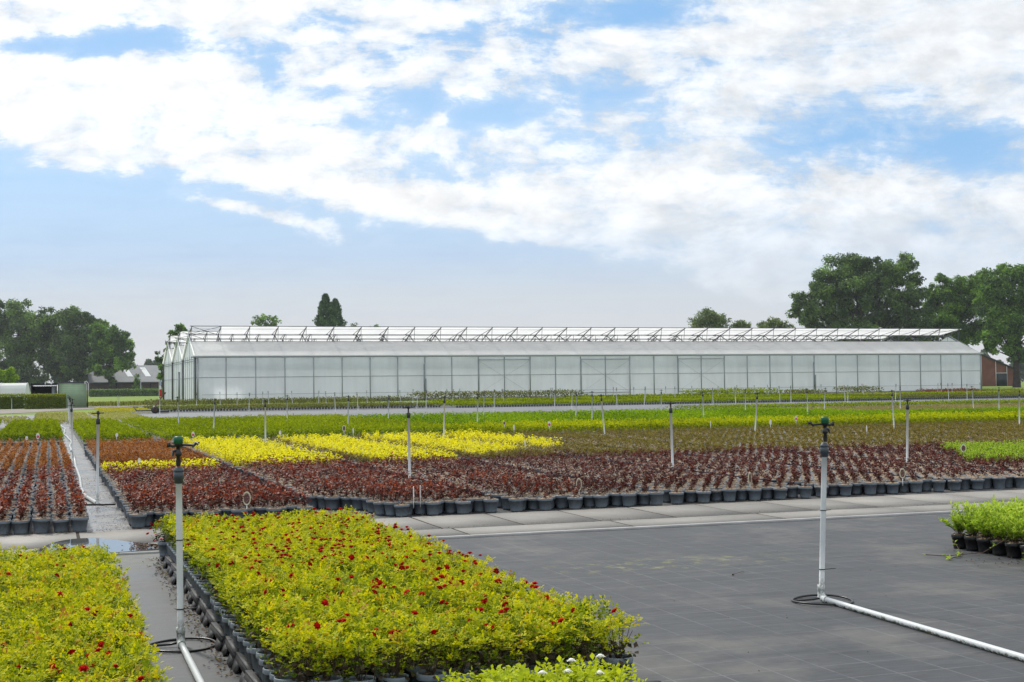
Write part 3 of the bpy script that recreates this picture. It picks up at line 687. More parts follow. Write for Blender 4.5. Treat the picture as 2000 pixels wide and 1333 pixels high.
q = Q(); q.box((-700, -20, -1.05), (900, 760, 60))
def f_haze(w):
    v = w.node('ShaderNodeVolumePrincipled'); v.inputs['Color'].default_value = (.86, .90, .96, 1); v.inputs['Density'].default_value = .00017; v.inputs['Anisotropy'].default_value = .3
    return v.outputs[0]
M_haze = bpy.data.materials.new('haze_air'); M_haze.use_nodes = True; w_ = NT(M_haze.node_tree); w_.n.clear(); o_ = w_.node('ShaderNodeOutputMaterial'); w_.l.new(f_haze(w_), o_.inputs['Volume'])
obj('haze', q, M_haze, kind='stuff', label='thin pale haze in the air over the nursery', category='haze')

# ------------------------------------------------------------------ buildings
def f_brick(w):
    P = w.node('ShaderNodeTexCoord').outputs['Object']; b = w.node('ShaderNodeTexBrick'); w.put(b.inputs[0], P)
    b.inputs['Scale'].default_value = 3.; n = w.noise(P, .6, 5, .6); c = w.mix(w.sm(n, .3, .7), (.15, .062, .045), (.21, .090, .065)); return principled(w, c, .85, .2)
M_brick = mat('red_brick', f_brick)
M_darkbrick = plain('dark_brick', (.065, .045, .040), .85, .2, var=.2, scale=.8)
M_slateroof = plain('grey_roof', (.20, .21, .225), .6, .4, var=.08, scale=.4)
M_darkroof = plain('dark_roof', (.04, .04, .042), .7, .3, var=.1)
M_darkgreen = plain('dark_door', (.012, .022, .026), .5, .4)
M_hole = plain('dark_interior', (.012, .013, .015), .8, .2)


def f_green(w):
    P = w.node('ShaderNodeTexCoord').outputs['Object']; s = w.node('ShaderNodeSeparateXYZ'); w.l.new(P, s.inputs[0])
    ln = w.sm(w.m('FRACT', w.m('MULTIPLY', s.outputs[2], 6.)), .80, .95); n = w.noise(P, 1.5, 5, .6)
    c = w.mix(w.sm(n, .3, .7), (.23, .34, .21), (.29, .40, .26)); return principled(w, w.mix(w.m('MULTIPLY', ln, .55), c, (.09, .16, .09)), .5, .4)
M_greenwall = mat('green_sheeting', f_green)

# barn on the left
YB = 338.; bx0, bx1 = xat(176, YB), xat(345, YB)
bl = thing('barn', 'long dark brick barn with grey roof and skylights behind the left oaks', 'barn', (bx0, YB, 0)); L = bx1-bx0
q = Q(); q.box((0, 0, 0), (L, 14, 3.4)); q.add([(0, 0, 3.4), (0, 14, 3.4), (0, 7.2, 7.3), (0, 7.0, 7.3)], [(0, 1, 2, 3)]); obj('wall', q, M_darkbrick, bl)
q = Q(); q.quad((-.4, -.6, 3.3), (L, -.6, 3.3), (L, 7, 7.5), (-.4, 7, 7.5)); q.quad((-.4, 14.6, 3.3), (-.4, 7, 7.5), (L, 7, 7.5), (L, 14.6, 3.3)); q.box((-.4, -.75, 3.15), (L, -.6, 3.35))
rf = obj('roof', q, M_slateroof, bl)
for px in (249, 284):
    x = xat(px, YB+3)-bx0; q = Q(); q.quad((x, 1.8, 4.68), (x+1.3, 1.8, 4.68), (x-1.2+1.3, 5.9, 6.95), (x-1.2, 5.9, 6.95)); obj('skylight', q, M_white, rf)
for x in (6, 14, 22, 30): q = Q(); q.box((x, -.06, 0), (x+.25, -.004, 3.2)); obj('pilaster', q, M_hole, bl)
# brick barn on the right
cR = at(1947, 755, 300); nb = np.array([-CF[0], -CF[1], 0]); nb /= np.linalg.norm(nb)
br = thing('barn', 'red brick barn gable beside the right end of the greenhouse', 'barn', (cR[0], cR[1], 0), math.atan2(CR[1], CR[0]))
m_ = 300/FPX
def bxp(px): return (px-1947)*m_
def bzp(py): return (755-py)*m_
q = Q()
xl, xr = bxp(1896), bxp(1981); zr, zp = bzp(723), bzp(685)
q.add([(xl, 0, 0), (xr, 0, 0), (xr, 0, zr), (xl, 0, zp), (xl, 24, 0), (xr, 24, 0), (xr, 24, zr), (xl, 24, zp)], [(0, 1, 2, 3), (4, 7, 6, 5), (1, 5, 6, 2), (0, 3, 7, 4)])
obj('wall', q, M_brick, br)
q = Q(); q.add([(xl, -.5, zp+.05), (xr+.6, -.5, zr-.25), (xr+.6, -.5, zr+.1), (xl, -.5, zp+.4), (xl, 24, zp+.05), (xr+.6, 24, zr-.25), (xr+.6, 24, zr+.1), (xl, 24, zp+.4)], [(0, 1, 2, 3), (4, 7, 6, 5), (3, 2, 6, 7), (0, 4, 5, 1), (1, 5, 6, 2)])
obj('roof', q, M_darkroof, br)
q = Q(); q.box((bxp(1947), -.12, 0), (bxp(1967), -.03, bzp(731))); obj('door', q, M_darkgreen, br)
q = Q(); q.box((bxp(1945), -.1, 0), (bxp(1946), -.02, bzp(706))); q.box((bxp(1966.5), -.1, 0), (bxp(1967.5), -.02, bzp(716))); q.box((bxp(1946), -.1, bzp(730)), (bxp(1966.5), -.02, bzp(729)))
obj('white_trim', q, M_white, br)
# green shed and lean-to on the left
ys = 119.4; x0, x1 = xat(115, ys), xat(172, ys)
sh = thing('shed', 'pale green sheeted shed with black top edge behind the hedge', 'shed', (x0, ys, 0)); L = x1-x0
q = Q(); q.box((0, 0, 0), (L-.12, 5, 2.08)); obj('wall', q, M_greenwall, sh)
q = Q(); q.box((-.02, -.03, 2.08), (L+.02, 5, 2.2)); q.box((L-.10, -.05, 0), (L, .05, 2.08)); q.box((-.09, -.05, 0), (-.01, .05, 2.08)); obj('frame', q, M_darksteel, sh)
for x in (L-.25,): q = Q(); q.tube([(x, -.06, 2.0), (x, -.10, 2.2), (x+.12, -.06, 2.26), (x+.2, -.05, 2.1)], .035, 6); obj('white_pipe', q, M_white, sh)
x2 = xat(60, ys)
ct = thing('container', 'black open-fronted lean-to with a wavy white roof edge', 'shed', (x2, ys+.6, 0)); L = x0-x2-.15
q = Q(); q.box((0, 3, 0), (L, 3.05, 1.95)); q.box((0, 0, 0), (.06, 3, 1.95)); q.box((L-.06, 0, 0), (L, 3, 1.95)); q.box((.0, .2, 1.96), (L, 3.1, 2.1)); obj('wall', q, M_hole, ct)
q = Q(); n = 28
for i in range(n): q.quad((L*.1+i*L*.9/n, -.2, 1.84+.05*(i % 2)), (L*.1+(i+1)*L*.9/n, -.2, 1.84+.05*((i+1) % 2)), (L*.1+(i+1)*L*.9/n, .6, 1.99+.04*((i+1) % 2)), (L*.1+i*L*.9/n, .6, 1.99+.04*(i % 2)))
obj('corrugated_edge', q, M_white, ct)
q = Q(); q.box((L-.42, -.02, 0), (L-.1, .02, 1.8)); obj('panel', q, M_greysteel, ct)
for x in (L*.55, L*.78): q = Q(); q.tube([(x, .15, 2.0), (x, .1, 2.22), (x+.1, .1, 2.26), (x+.17, .1, 2.12)], .03, 6); obj('white_hook', q, M_white, ct)
# polytunnel
yt = 126.5; xe = xat(53, yt); pt = thing('polytunnel', 'white film polytunnel at the left edge behind the hedge', 'polytunnel', (xe, yt, 0), math.radians(80))
q = Q(); R_, n, m2 = 1.25, 14, 10
for j in range(m2):
    for i in range(n):
        a0, a1 = math.pi*i/n, math.pi*(i+1)/n; s0_, s1_ = j*1.1, (j+1)*1.1
        f = lambda a, s: (R_*math.cos(a)*1.15, s, R_*1.75*math.sin(a)*(1-.035*abs(math.sin(s*2.85))))
        q.quad(f(a0, s0_), f(a1, s0_), f(a1, s1_), f(a0, s1_))
obj('cover', q, M_tunnel, pt, smooth=True)
q = Q()
for i in range(n//2): a0, a1 = math.pi*i/n, math.pi*(i+1)/n; q.quad((R_*1.15*math.cos(a0), -.01, R_*1.75*math.sin(a0)), (R_*1.15*math.cos(a1), -.01, R_*1.75*math.sin(a1)), (-R_*1.15*math.cos(a1), -.01, R_*1.75*math.sin(a1)), (-R_*1.15*math.cos(a0), -.01, R_*1.75*math.sin(a0)))
obj('end_cover', q, M_tunnel, pt)
for j in range(0, 11, 2):
    q = Q(); q.tube([((R_+.01)*1.15*math.cos(math.pi*i/12), j*1.1-.02, (R_+.01)*1.75*math.sin(math.pi*i/12)) for i in range(13)], .025, 6); obj('hoop', q, M_white, pt)


# clipped hedges
def hedge(label, x0, x1, y0, y1, h, leaf, n, seed, name='hedge', sz=.11):
    g = np.random.default_rng(seed); t = thing(name, label, 'hedge', (x0, y0, 0)); L, W = x1-x0, y1-y0
    q = Q(); q.box((.12, .12, 0), (L-.12, W-.12, h-.12)); obj('inner_growth', q, LEAF['clipped'], t)
    q = Q(); f = g.random(n); P = np.empty((n, 3)); N = np.zeros((n, 3))
    a = f < .5; b = (f >= .5) & (f < .8); c = f >= .8
    P[:] = np.stack([g.uniform(0, L, n), g.uniform(0, W, n), g.uniform(0, h, n)], 1)
    P[a, 1] = g.normal(0, .05, a.sum()); N[a] = (0, -1, 0); P[b, 2] = h+g.normal(0, .05, b.sum()); N[b] = (0, 0, 1)
    e = g.random(n) < .5; P[c & e, 0] = 0; P[c & ~e, 0] = L; N[c & e] = (-1, 0, 0); N[c & ~e] = (1, 0, 0)
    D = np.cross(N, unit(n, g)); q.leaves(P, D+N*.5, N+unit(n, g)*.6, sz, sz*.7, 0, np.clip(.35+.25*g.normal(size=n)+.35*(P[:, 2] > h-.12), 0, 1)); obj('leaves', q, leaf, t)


yh = 116.8
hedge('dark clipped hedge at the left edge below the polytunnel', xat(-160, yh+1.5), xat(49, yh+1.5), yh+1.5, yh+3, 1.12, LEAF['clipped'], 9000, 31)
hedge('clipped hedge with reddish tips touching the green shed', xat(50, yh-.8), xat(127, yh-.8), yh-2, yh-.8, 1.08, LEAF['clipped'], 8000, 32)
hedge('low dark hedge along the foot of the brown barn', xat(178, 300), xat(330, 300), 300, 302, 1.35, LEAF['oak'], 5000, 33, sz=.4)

# street lamp, flag and cart
p = at(275, 773, 300); lp = thing('street_lamp', 'slender grey street lamp in front of the left barn', 'street lamp', (p[0], p[1], 0))
q = Q(); q.tube([(0, 0, 0), (0, 0, 5.6), (.1, -.05, 5.95), (.45, -.1, 6.1)], [.09, .06, .05, .05], 6); obj('pole', q, M_steel, lp); q = Q(); q.box((.4, -.25, 6.02), (1.0, .05, 6.15)); obj('lamp_head', q, M_white, lp)
p = at(311, 770, 128)
fl = thing('flag', 'narrow red and white flag hanging beside the greenhouse gable', 'flag', (p[0], p[1], 0))
q = Q(); q.tube([(0, 0, 0), (-.03, 0, 2.5)], .02, 6); obj('pole', q, M_white, fl)
q = Q()
for z0, z1, m, w0 in ((.75, 1.45, 0, .26), (1.45, 1.85, 1, .2), (1.85, 2.3, 2, .2)):
    q.quad((.02, 0, z0), (.02+w0, .06, z0+.05), (.02+w0*.8, -.04, z1), (.0, .02, z1), m)
M_fr = plain('flag_red', (.50, .03, .02), .7); M_fb = plain('flag_pale_blue', (.35, .45, .55), .7)
obj('cloth', q, [M_fr, M_tagwhite, M_fb], fl)
p = ground(303, 808); ca = thing('cart', 'low black two-wheeled trolley with raised handle on the grey lane', 'cart', (p[0], p[1], 0))
M_rust = plain('rusty_steel', (.10, .05, .03), .7, .3, var=.3)
q = Q(); q.box((-1.15, -.3, .16), (-.2, .3, .22)); q.box((.15, -.35, .05), (.8, .35, .18)); q.tube([(-1.1, 0, .2), (-1.3, 0, .42), (-1.0, 0, .40)], .035, 6); obj('bed', q, M_darksteel, ca)
q = Q(); q.tube([(-.1, -.2, .3), (.28, -.2, .85), (.62, -.2, 1.28)], .03, 6); q.tube([(-.1, .2, .3), (.28, .2, .85), (.62, .2, 1.28)], .03, 6); q.tube([(.62, -.2, 1.28), (.62, .2, 1.28)], .025, 6); q.tube([(.28, -.2, .85), (.28, .2, .85)], .02, 6); obj('handle', q, M_rust, ca)
for s in (-1, 1):
    q = Q(); q.lathe([(.10, -.05), (.2, -.05), (.22, -.02), (.22, .02), (.2, .05), (.10, .05)], 16); wh = obj('wheel', q, M_blackplastic, ca); wh.rotation_euler = (math.pi/2, 0, 0); wh.location = (.0, s*.36, .22)
    q = Q(); q.lathe([(.001, .02), (.10, .03), (.10, -.03), (.001, -.02)], 12); obj('rim', q, M_rust, wh)


# ------------------------------------------------------------------ plants: prototypes
def pot_q(n=16, r0=.066, r1=.084, rim=.092, h=.15, lod=0):
    q = Q()
    if lod: q.lathe([(r0, 0), (r1, h-.02), (rim, h-.02), (rim, h), (rim-.004, h), (rim-.006, h-.008)], n, 0)
    else: q.lathe([(r0-.006, .004), (r0, 0), (r0+.003, .02), (r1, h-.026), (rim-.002, h-.028), (rim, h-.024), (rim, h-.003), (rim-.002, h), (rim-.005, h), (rim-.006, h-.01)], n, 0)
    return q


def mulch_q(r=.0865, z=.1445, n=14, seed=0, chips=26, lod=0):
    q = Q(); q.lathe([(r, z), (r*.62, z+.008), (.002, z+.011)], n, 0, c=(0, 0, 0))
    if not lod:
        g = np.random.default_rng(seed); a = g.uniform(0, 6.28, chips); rr = r*.92*np.sqrt(g.random(chips))
        P = np.stack([np.cos(a)*rr, np.sin(a)*rr, np.full(chips, z+.010)+g.uniform(0, .008, chips)], 1); D = unit(chips, g); D[:, 2] *= .3
        q.leaves(P, D, np.array([[0, 0, 1.]])+unit(chips, g)*.4, .022, .011, 0, g.random(chips))
    return q


def shrub_q(kind, seed, n, stem=True):
    g = np.random.default_rng(seed); q = Q()
    spec = {'crimson': (.17, .075, .040, .026, 3), 'maroon': (.125, .065, .036, .023, 3), 'copper': (.17, .065, .038, .025, 3), 'yellow': (.15, .060, .046, .032, 4),
            'olive': (.11, .090, .036, .022, 4), 'fresh': (.14, .085, .038, .024, 4)}[kind]
    H, R, L, W, ns = spec
    tips = []
    for s in range(ns):
        a = g.uniform(0, 6.28); lean = g.uniform(.3, 1.)*R; hh = H*g.uniform(.65, 1.1)
        pts = [np.array([0, 0, .135]), np.array([math.cos(a)*lean*.35, math.sin(a)*lean*.35, .135+hh*.5]), np.array([math.cos(a)*lean, math.sin(a)*lean, .135+hh])]
        tips.append(pts)
        if stem: q.tube(pts, [.004, .003, .0015], 4, 1, caps=False)
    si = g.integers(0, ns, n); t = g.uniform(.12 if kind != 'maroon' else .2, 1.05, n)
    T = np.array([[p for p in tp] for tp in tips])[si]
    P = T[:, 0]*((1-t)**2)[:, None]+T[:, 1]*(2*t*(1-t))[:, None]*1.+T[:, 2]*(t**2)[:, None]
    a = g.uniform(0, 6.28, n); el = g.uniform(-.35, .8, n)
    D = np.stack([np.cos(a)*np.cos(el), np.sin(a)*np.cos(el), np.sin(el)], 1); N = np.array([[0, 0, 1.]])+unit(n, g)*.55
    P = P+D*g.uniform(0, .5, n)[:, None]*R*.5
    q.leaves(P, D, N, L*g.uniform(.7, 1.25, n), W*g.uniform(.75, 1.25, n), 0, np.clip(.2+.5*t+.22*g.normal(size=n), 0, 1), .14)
    return q


def rose_q(seed, n, w=.17, z0=.10, z1=.30, L=.026, mat_=0, stem=True, dry=0):
    """a bushy rose: stems then small leaflets in sprays"""
    g = np.random.default_rng(seed); q = Q(); ns = 9
    if stem:
        for s in range(ns):
            a = g.uniform(0, 6.28); r = w*.5*g.uniform(.3, 1.1)
            q.tube([(0, 0, .1), (math.cos(a)*r*.5, math.sin(a)*r*.5, .18), (math.cos(a)*r, math.sin(a)*r, z1*g.uniform(.8, 1.05))], [.003, .002, .0012], 3, 1, caps=False)
    m = n//5; x = g.uniform(-w*.62, w*.62, m); y = g.uniform(-w*.62, w*.62, m)
    ph = g.random(2)*6; top = z1*(.95+.055*np.sin(x*28+ph[0])+.05*np.cos(y*31+ph[1]))
    z = top-(g.random(m)**2.2)*(z1-z0)*1.0
    C = np.stack([x, y, z], 1); D = unit(m, g); D[:, 2] = np.abs(D[:, 2])*.7+.1; D /= np.linalg.norm(D, axis=1, keepdims=True)
    S = np.cross(D, np.array([[0, 0, 1.]])+unit(m, g)*.3); S /= np.linalg.norm(S, axis=1, keepdims=True); U = np.cross(S, D)
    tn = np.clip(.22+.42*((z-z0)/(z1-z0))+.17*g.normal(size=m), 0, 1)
    for k, (f, s) in enumerate(((1., 0), (.55, 1), (.55, -1), (.1, 1), (.1, -1))):
        ll = L*g.uniform(.7, 1.25, m)*(1. if k == 0 else .85)
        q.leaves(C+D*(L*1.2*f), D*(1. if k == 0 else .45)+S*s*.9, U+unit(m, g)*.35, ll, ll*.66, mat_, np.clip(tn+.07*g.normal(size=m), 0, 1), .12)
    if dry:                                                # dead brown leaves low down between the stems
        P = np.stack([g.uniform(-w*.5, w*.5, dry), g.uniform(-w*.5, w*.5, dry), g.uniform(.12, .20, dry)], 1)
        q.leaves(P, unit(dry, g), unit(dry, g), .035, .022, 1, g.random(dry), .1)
    return q


def flower_q(seed, r=.016):
    g = np.random.default_rng(seed); q = Q()
    for k, (rr, el, n) in enumerate(((1., .25, 7), (.8, .7, 6), (.5, 1.15, 5))):
        a = np.arange(n)*6.283/n+k*.5+g.normal(0, .12, n); D = np.stack([np.cos(a)*math.cos(el), np.sin(a)*math.cos(el), np.full(n, math.sin(el))], 1)
        q.leaves(D*r*.05, D, np.stack([-D[:, 0], -D[:, 1], np.full(n, 1.2)], 1), r*1.15*rr, r*1.2*rr, 0, g.random(n), .22)
    q.lathe([(.001, -.004), (r*.5, .002), (r*.62, r*.5), (r*.4, r*.75), (.001, r*.7)], 8, 0)
    return q


KINDS = {}
for kind, n_hi, n_lo in (('crimson', 46, 30), ('maroon', 40, 28), ('copper', 44, 26), ('yellow', 34, 21), ('olive', 36, 27), ('fresh', 44, 28)):
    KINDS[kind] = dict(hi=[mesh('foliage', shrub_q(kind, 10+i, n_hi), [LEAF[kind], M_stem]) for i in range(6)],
                       lo=[shrub_q(kind, 40+i, n_lo, False).arr() for i in range(8)])
POT_ME = mesh('pot', pot_q(), M_pot, smooth=False); POT_ME.shade_smooth()
MUL_ME = [mesh('mulch', mulch_q(seed=i), M_mulch) for i in range(3)]
POT_LO = pot_q(10, lod=1).arr(); POT_FAR = pot_q(8, lod=1).arr(); MUL_LO = mulch_q(n=10, lod=1).arr()


def kind_of(x, y):
    if x < .45: return 'crimson' if y < 22.5 else 'copper'
    if x < 2.95:
        if 22.2 < y < 23.5: return 'yellow'
        return 'crimson' if y < 22.2 else 'copper'
    if x < 14.2:
        lim = 22.8+.15*math.sin(x*3)
        if y < lim: return 'crimson' if x < 4.6 or (x < 6.2 and rng.random() < .4) else 'maroon'
        if x < 10.7 and y > 22.0+1.07*(x-6.0) and ((x-.90) % 2.125 > .36 or x < 3.5): return 'yellow'
        return 'olive'
    if 17.7+.07*(x-14) < y < 21.9 and x > 14.3+(y-18.3)*.62: return 'fresh'
    return 'maroon' if y < 22.6-.05*(x-14) else 'olive'


pts = []
# the lattice beds
for k in range(16):
    xa = .93+2.125*k+(.07 if k else 0); nc = 11
    yf = [15.0, 14.93, 14.92, 14.97, 15.05, 15.12, 15.18][min(k, 6)]
    j = 0
    while True:
        y = yf+j*.155
        if y > 33.9: break
        for i in range(nc):
            x = xa+i*.182+(.091 if j % 2 else 0)
            if i == nc-1 and (j % 2 or y > 21.5): continue
            if j == 0 and i % 2: continue
            if k == 1 and x < 3.65 and y < 16.5-(x-3.0)*1.2: continue
            pts.append((x, y, k, j))
        j += 1
# the first bed, in straight rows
j = 0
while 14.82+j*.195 < 34.6:
    for i in range(14):
        pts.append((.33-.195*i, 14.82+j*.195+(.02 if i % 2 else 0), -1, j))
    j += 1
P_ = np.array(pts); px, py, dd = proj(P_[:, 0], P_[:, 1], .2)
keep = (px > -170) & (px < 2230); P_ = P_[keep]; px = px[keep]; py = py[keep]; dd = dd[keep]
jit = rng.normal(0, .006, (len(P_), 2)); jit[P_[:, 1] > 16.5] *= 2.2; P_[:, :2] += jit
kinds = np.array([kind_of(a, b) for a, b in P_[:, :2]])
hidden = (px > 312) & (px < 745) & (py > 1006)
WHERE = {
    'crimson': ('red-leaved shrub in a grey pot in the reddish front beds either side of the lane', 'red-leaved potted shrubs by the lane'),
    'copper': ('copper-orange shrub in a grey pot behind the red ones beside the lane', 'copper-orange potted shrubs by the lane'),
    'maroon': ('dark maroon seedling shrub in a grey pot in the wide front bed behind the slabs', 'maroon potted shrubs behind the slab path'),
    'yellow': ('bright yellow shrub in a grey pot in the yellow block', 'yellow potted shrubs'),
    'olive': ('brownish olive shrub in a grey pot behind the maroon ones', 'olive potted shrubs'),
    'fresh': ('fresh green shrub in a grey pot in the small green block at the right', 'fresh green potted shrubs')}
KNAME = dict(crimson='potted_red_shrub', copper='potted_copper_shrub', maroon='potted_maroon_shrub', yellow='potted_yellow_shrub', olive='potted_olive_shrub', fresh='potted_green_shrub')
COLR = dict(crimson='red-leaved', copper='copper-orange', maroon='maroon', yellow='bright yellow', olive='olive-brown', fresh='fresh green')


def own_label(i, kind):
    k, j, x, y = int(P_[i, 2]), int(P_[i, 3]), P_[i, 0], P_[i, 1]
    strip = 'bed left of lane' if k < 0 else f'{ORD[k]} strip right of lane'
    first = min(P_[(P_[:, 2] == k) & (kinds == kind), 3]); n_ = int(j-first)
    mates = np.sort(P_[(P_[:, 2] == k) & (P_[:, 3] == j), 0]); c_ = int(np.searchsorted(mates, x-1e-6))
    if k < 0: c_ = len(mates)-1-c_
    return f'{kind if kind != "fresh" else "green"} shrub, {strip}, {ORD[n_]} row of its colour, {ORD[c_]} from {"lane" if k < 0 else "left"}'


INDIV = np.zeros(len(P_), bool)
for kind in KINDS:
    ix = np.where((kinds == kind) & ~hidden & (px > 0) & (px < 2000))[0]; ix = ix[np.argsort(dd[ix])][:300]; INDIV[ix] = True
# front-row pots that can be told apart get a label of their own
front = [i for i in np.where(INDIV)[0] if P_[i, 3] == 0]
front.sort(key=lambda i: px[i]); FL = {}
fl_, fr_ = [i for i in front if P_[i, 2] < 0], [i for i in front if P_[i, 2] > 0]
for n_, i in enumerate(fl_): FL[i] = f'red-leaved shrub in the {ORD[n_]} grey pot from the left, front row left of the lane'
for n_, i in enumerate(fr_): FL[i] = f'small {"red" if kinds[i]=="crimson" else "maroon"} shrub in the {ORD[n_]} pot from the left along the slab path'
protos = {}
for i in np.where(INDIV)[0]:
    kind = kinds[i]; v = int(rng.integers(0, 6))
    lab, grp = WHERE[kind]; lab = FL.get(i) or own_label(i, kind)
    if (kind, v) not in protos:
        t = thing(KNAME[kind], lab, 'potted shrub', (0, 0, 0), 0, grp)
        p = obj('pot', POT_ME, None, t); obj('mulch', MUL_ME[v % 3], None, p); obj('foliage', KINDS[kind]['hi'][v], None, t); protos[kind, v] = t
    else:
        t = copy_tree(protos[kind, v]); t['label'] = lab
    if P_[i, 3] <= 1 and P_[i, 2] > 0:                     # the outermost pots hold the smallest plants
        fo = [c for c in t.children if c.name.startswith('foliage')][0]; fs = .55 if P_[i, 3] == 0 else .75; fo.scale = (fs, fs, fs); fo.location.z = .145*(1-fs)
    t.location = (P_[i, 0], P_[i, 1], .003); t.rotation_euler = (rng.normal(0, .015), rng.normal(0, .015), rng.uniform(0, 6.28))
    s = rng.uniform(.97, 1.03); t.scale = (s, s, s*rng.uniform(.92, 1.08))
STUFFLAB = {'crimson': 'further red-leaved potted shrubs filling the beds beside the lane', 'copper': 'further copper-orange potted shrubs at the back of the beds by the lane', 'maroon': 'further dark maroon potted shrubs filling the wide front bed',
            'yellow': 'further bright yellow potted shrubs of the yellow block', 'olive': 'further brownish olive potted shrubs filling the back of the beds', 'fresh': 'further fresh green potted shrubs at the right edge'}
for kind in KINDS:
    ix = np.where((kinds == kind) & ~INDIV)[0]
    if not len(ix): continue
    q = Q()
    for i in ix:
        far = dd[i] > 24; x, y = P_[i, 0], P_[i, 1]
        q.merge(POT_FAR if far else POT_LO, (x, y, .003))
        V, F, M, T = MUL_LO; q.merge((V, F, M+1, T), (x, y, .003))
        V, F, M, T = KINDS[kind]['lo'][int(rng.integers(0, 8))]; q.merge((V, F, M+2, T), (x, y, .003), rng.uniform(0, 6.28), rng.uniform(.75, 1.2), rng.normal(0, .12))
    obj('potted_shrubs', q, [M_pot, M_mulch, LEAF[kind], M_stem], kind='stuff', label=STUFFLAB[kind], category='potted shrubs')

# ------------------------------------------------------------------ roses in the foreground
RP = pot_q(14, .05, .064, .068, .13)
RPOT = mesh('pot', RP, M_potrose); RPOT.shade_smooth(); RPOT_LO = pot_q(8, .05, .064, .068, .13, lod=1).arr()
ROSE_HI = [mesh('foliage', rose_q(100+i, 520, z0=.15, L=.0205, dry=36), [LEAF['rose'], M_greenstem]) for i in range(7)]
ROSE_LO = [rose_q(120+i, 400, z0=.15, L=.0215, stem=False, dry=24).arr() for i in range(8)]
FLO = [mesh('flower', flower_q(i, .0165), M_petal, smooth=False) for i in range(4)]; FLO_LO = [flower_q(i, .0165).arr() for i in range(4)]
FLP = mesh('flower', flower_q(9, .015), M_pink)
beds = []
for i in range(11):
    for j in range(42): beds.append((1.03+i*.155, 5.92+j*.148, 'mid'))
for i in range(14):
    for j in range(48): beds.append((.36-i*.155, 3.9+j*.148, 'left'))
B = np.array([(b[0], b[1]) for b in beds]); bk = np.array([b[2] for b in beds])
ok = ~((bk == 'left') & (B[:, 1] > 10.75)) & ~((bk == 'mid') & (B[:, 1] > 12.0)); B = B[ok]; bk = bk[ok]
px, py, dd = proj(B[:, 0], B[:, 1], .33); ok = (px > -200) & (px < 1400) & (py < 1480); B = B[ok]; bk = bk[ok]; px = px[ok]; py = py[ok]; dd = dd[ok]
vis = (px > 0) & (px < 2000) & (py < 1345); ix = np.where(vis)[0]; ix = ix[np.argsort(dd[ix])][:300]; ind = np.zeros(len(B), bool); ind[ix] = True
TR = .055
rp = {}
RL = {'mid': ('red-flowering rose plant with yellow-green leaves in the middle rose bed on trays', 'roses in the middle bed'), 'left': ('rose plant with yellow-green leaves in the rose bed at the left edge', 'roses in the left bed')}
for i in ix:
    side = bk[i]; v = int(rng.integers(0, 7)); edge = side == 'mid' and B[i, 0] < 1.06
    lab, grp = RL[side]
    if v not in rp:
        t = thing('rose_plant', lab, 'rose plant', (0, 0, 0), 0, grp); obj('pot', RPOT, None, t); obj('foliage', ROSE_HI[v], None, t); rp[v] = t
        base_kids = 2
    else:
        c = rp[v].copy(); COL.objects.link(c)
        for ch in [h for h in rp[v].children if not h.name.startswith('flower')]:
            d_ = ch.copy(); COL.objects.link(d_); d_.parent = c
        t = c; t['label'] = lab; t['group'] = grp
    if side == 'mid': ci, ri = int(round((B[i, 0]-1.03)/.155)), int(round((B[i, 1]-5.92)/.148)); t['label'] = f'rose plant in middle rose bed, {ORD[ri]} row from front, {ORD[ci]} from lane'
    else: ci, ri = int(round((.36-B[i, 0])/.155)), int(round((10.708-B[i, 1])/.148)); t['label'] = f'rose plant in left rose bed, {ORD[ri]} row from back, {ORD[ci]} from lane'
    t.location = (B[i, 0]+rng.normal(0, .008), B[i, 1]+rng.normal(0, .008), TR if side == 'mid' else .003); t.rotation_euler = (0, 0, rng.choice([0, 1.57, 3.14, 4.71])+rng.normal(0, .2)); s = rng.uniform(.93, 1.08); t.scale = (s, s, s*rng.uniform(.9, 1.1))
    if edge:
        t.rotation_euler = (0, 0, 0); fo = [c for c in t.children if c.name.startswith('foliage')][0]; fo.location = (.028, 0, .03)
    pr = .55 if side == 'mid' else .22
    if rng.random() < pr:
        for _ in range(1 if rng.random() < .55 else 2):
            f = obj('flower', FLO[int(rng.integers(0, 4))], None, t); f.location = (rng.uniform(-.07, .07), rng.uniform(-.07, .07), rng.uniform(.29, .345)); f.rotation_euler = (rng.normal(0, .5), rng.normal(0, .5), rng.uniform(0, 6)); s = rng.uniform(.75, 1.25); f.scale = (s, s, s)
q = Q()
for i in np.where(~ind)[0]:
    z = TR if bk[i] == 'mid' else .003
    e = bk[i] == 'mid' and B[i, 0] < 1.06
    q.merge(RPOT_LO, (*B[i], z)); V, F, M, T = ROSE_LO[int(rng.integers(0, 8))]; q.merge((V, F, M+1, T), (B[i, 0]+(.028 if e else 0), B[i, 1], z+(.03 if e else 0)), rng.uniform(0, 6.28), rng.uniform(.93, 1.1), rng.normal(0, .06))
    if rng.random() < (.75 if bk[i] == 'mid' else .12):
        for _ in range(int(rng.integers(1, 4))):
            V, F, M, T = FLO_LO[int(rng.integers(0, 4))]; q.merge((V, F, M+3, T), (B[i, 0]+rng.uniform(-.08, .08), B[i, 1]+rng.uniform(-.08, .08), z+rng.uniform(.28, .35)), rng.uniform(0, 6), rng.uniform(.8, 1.2))
obj('rose_plants', q, [M_potrose, LEAF['rose'], M_greenstem, M_petal], kind='stuff', label='further red-flowering rose plants at the back of both foreground rose beds', category='rose plants')
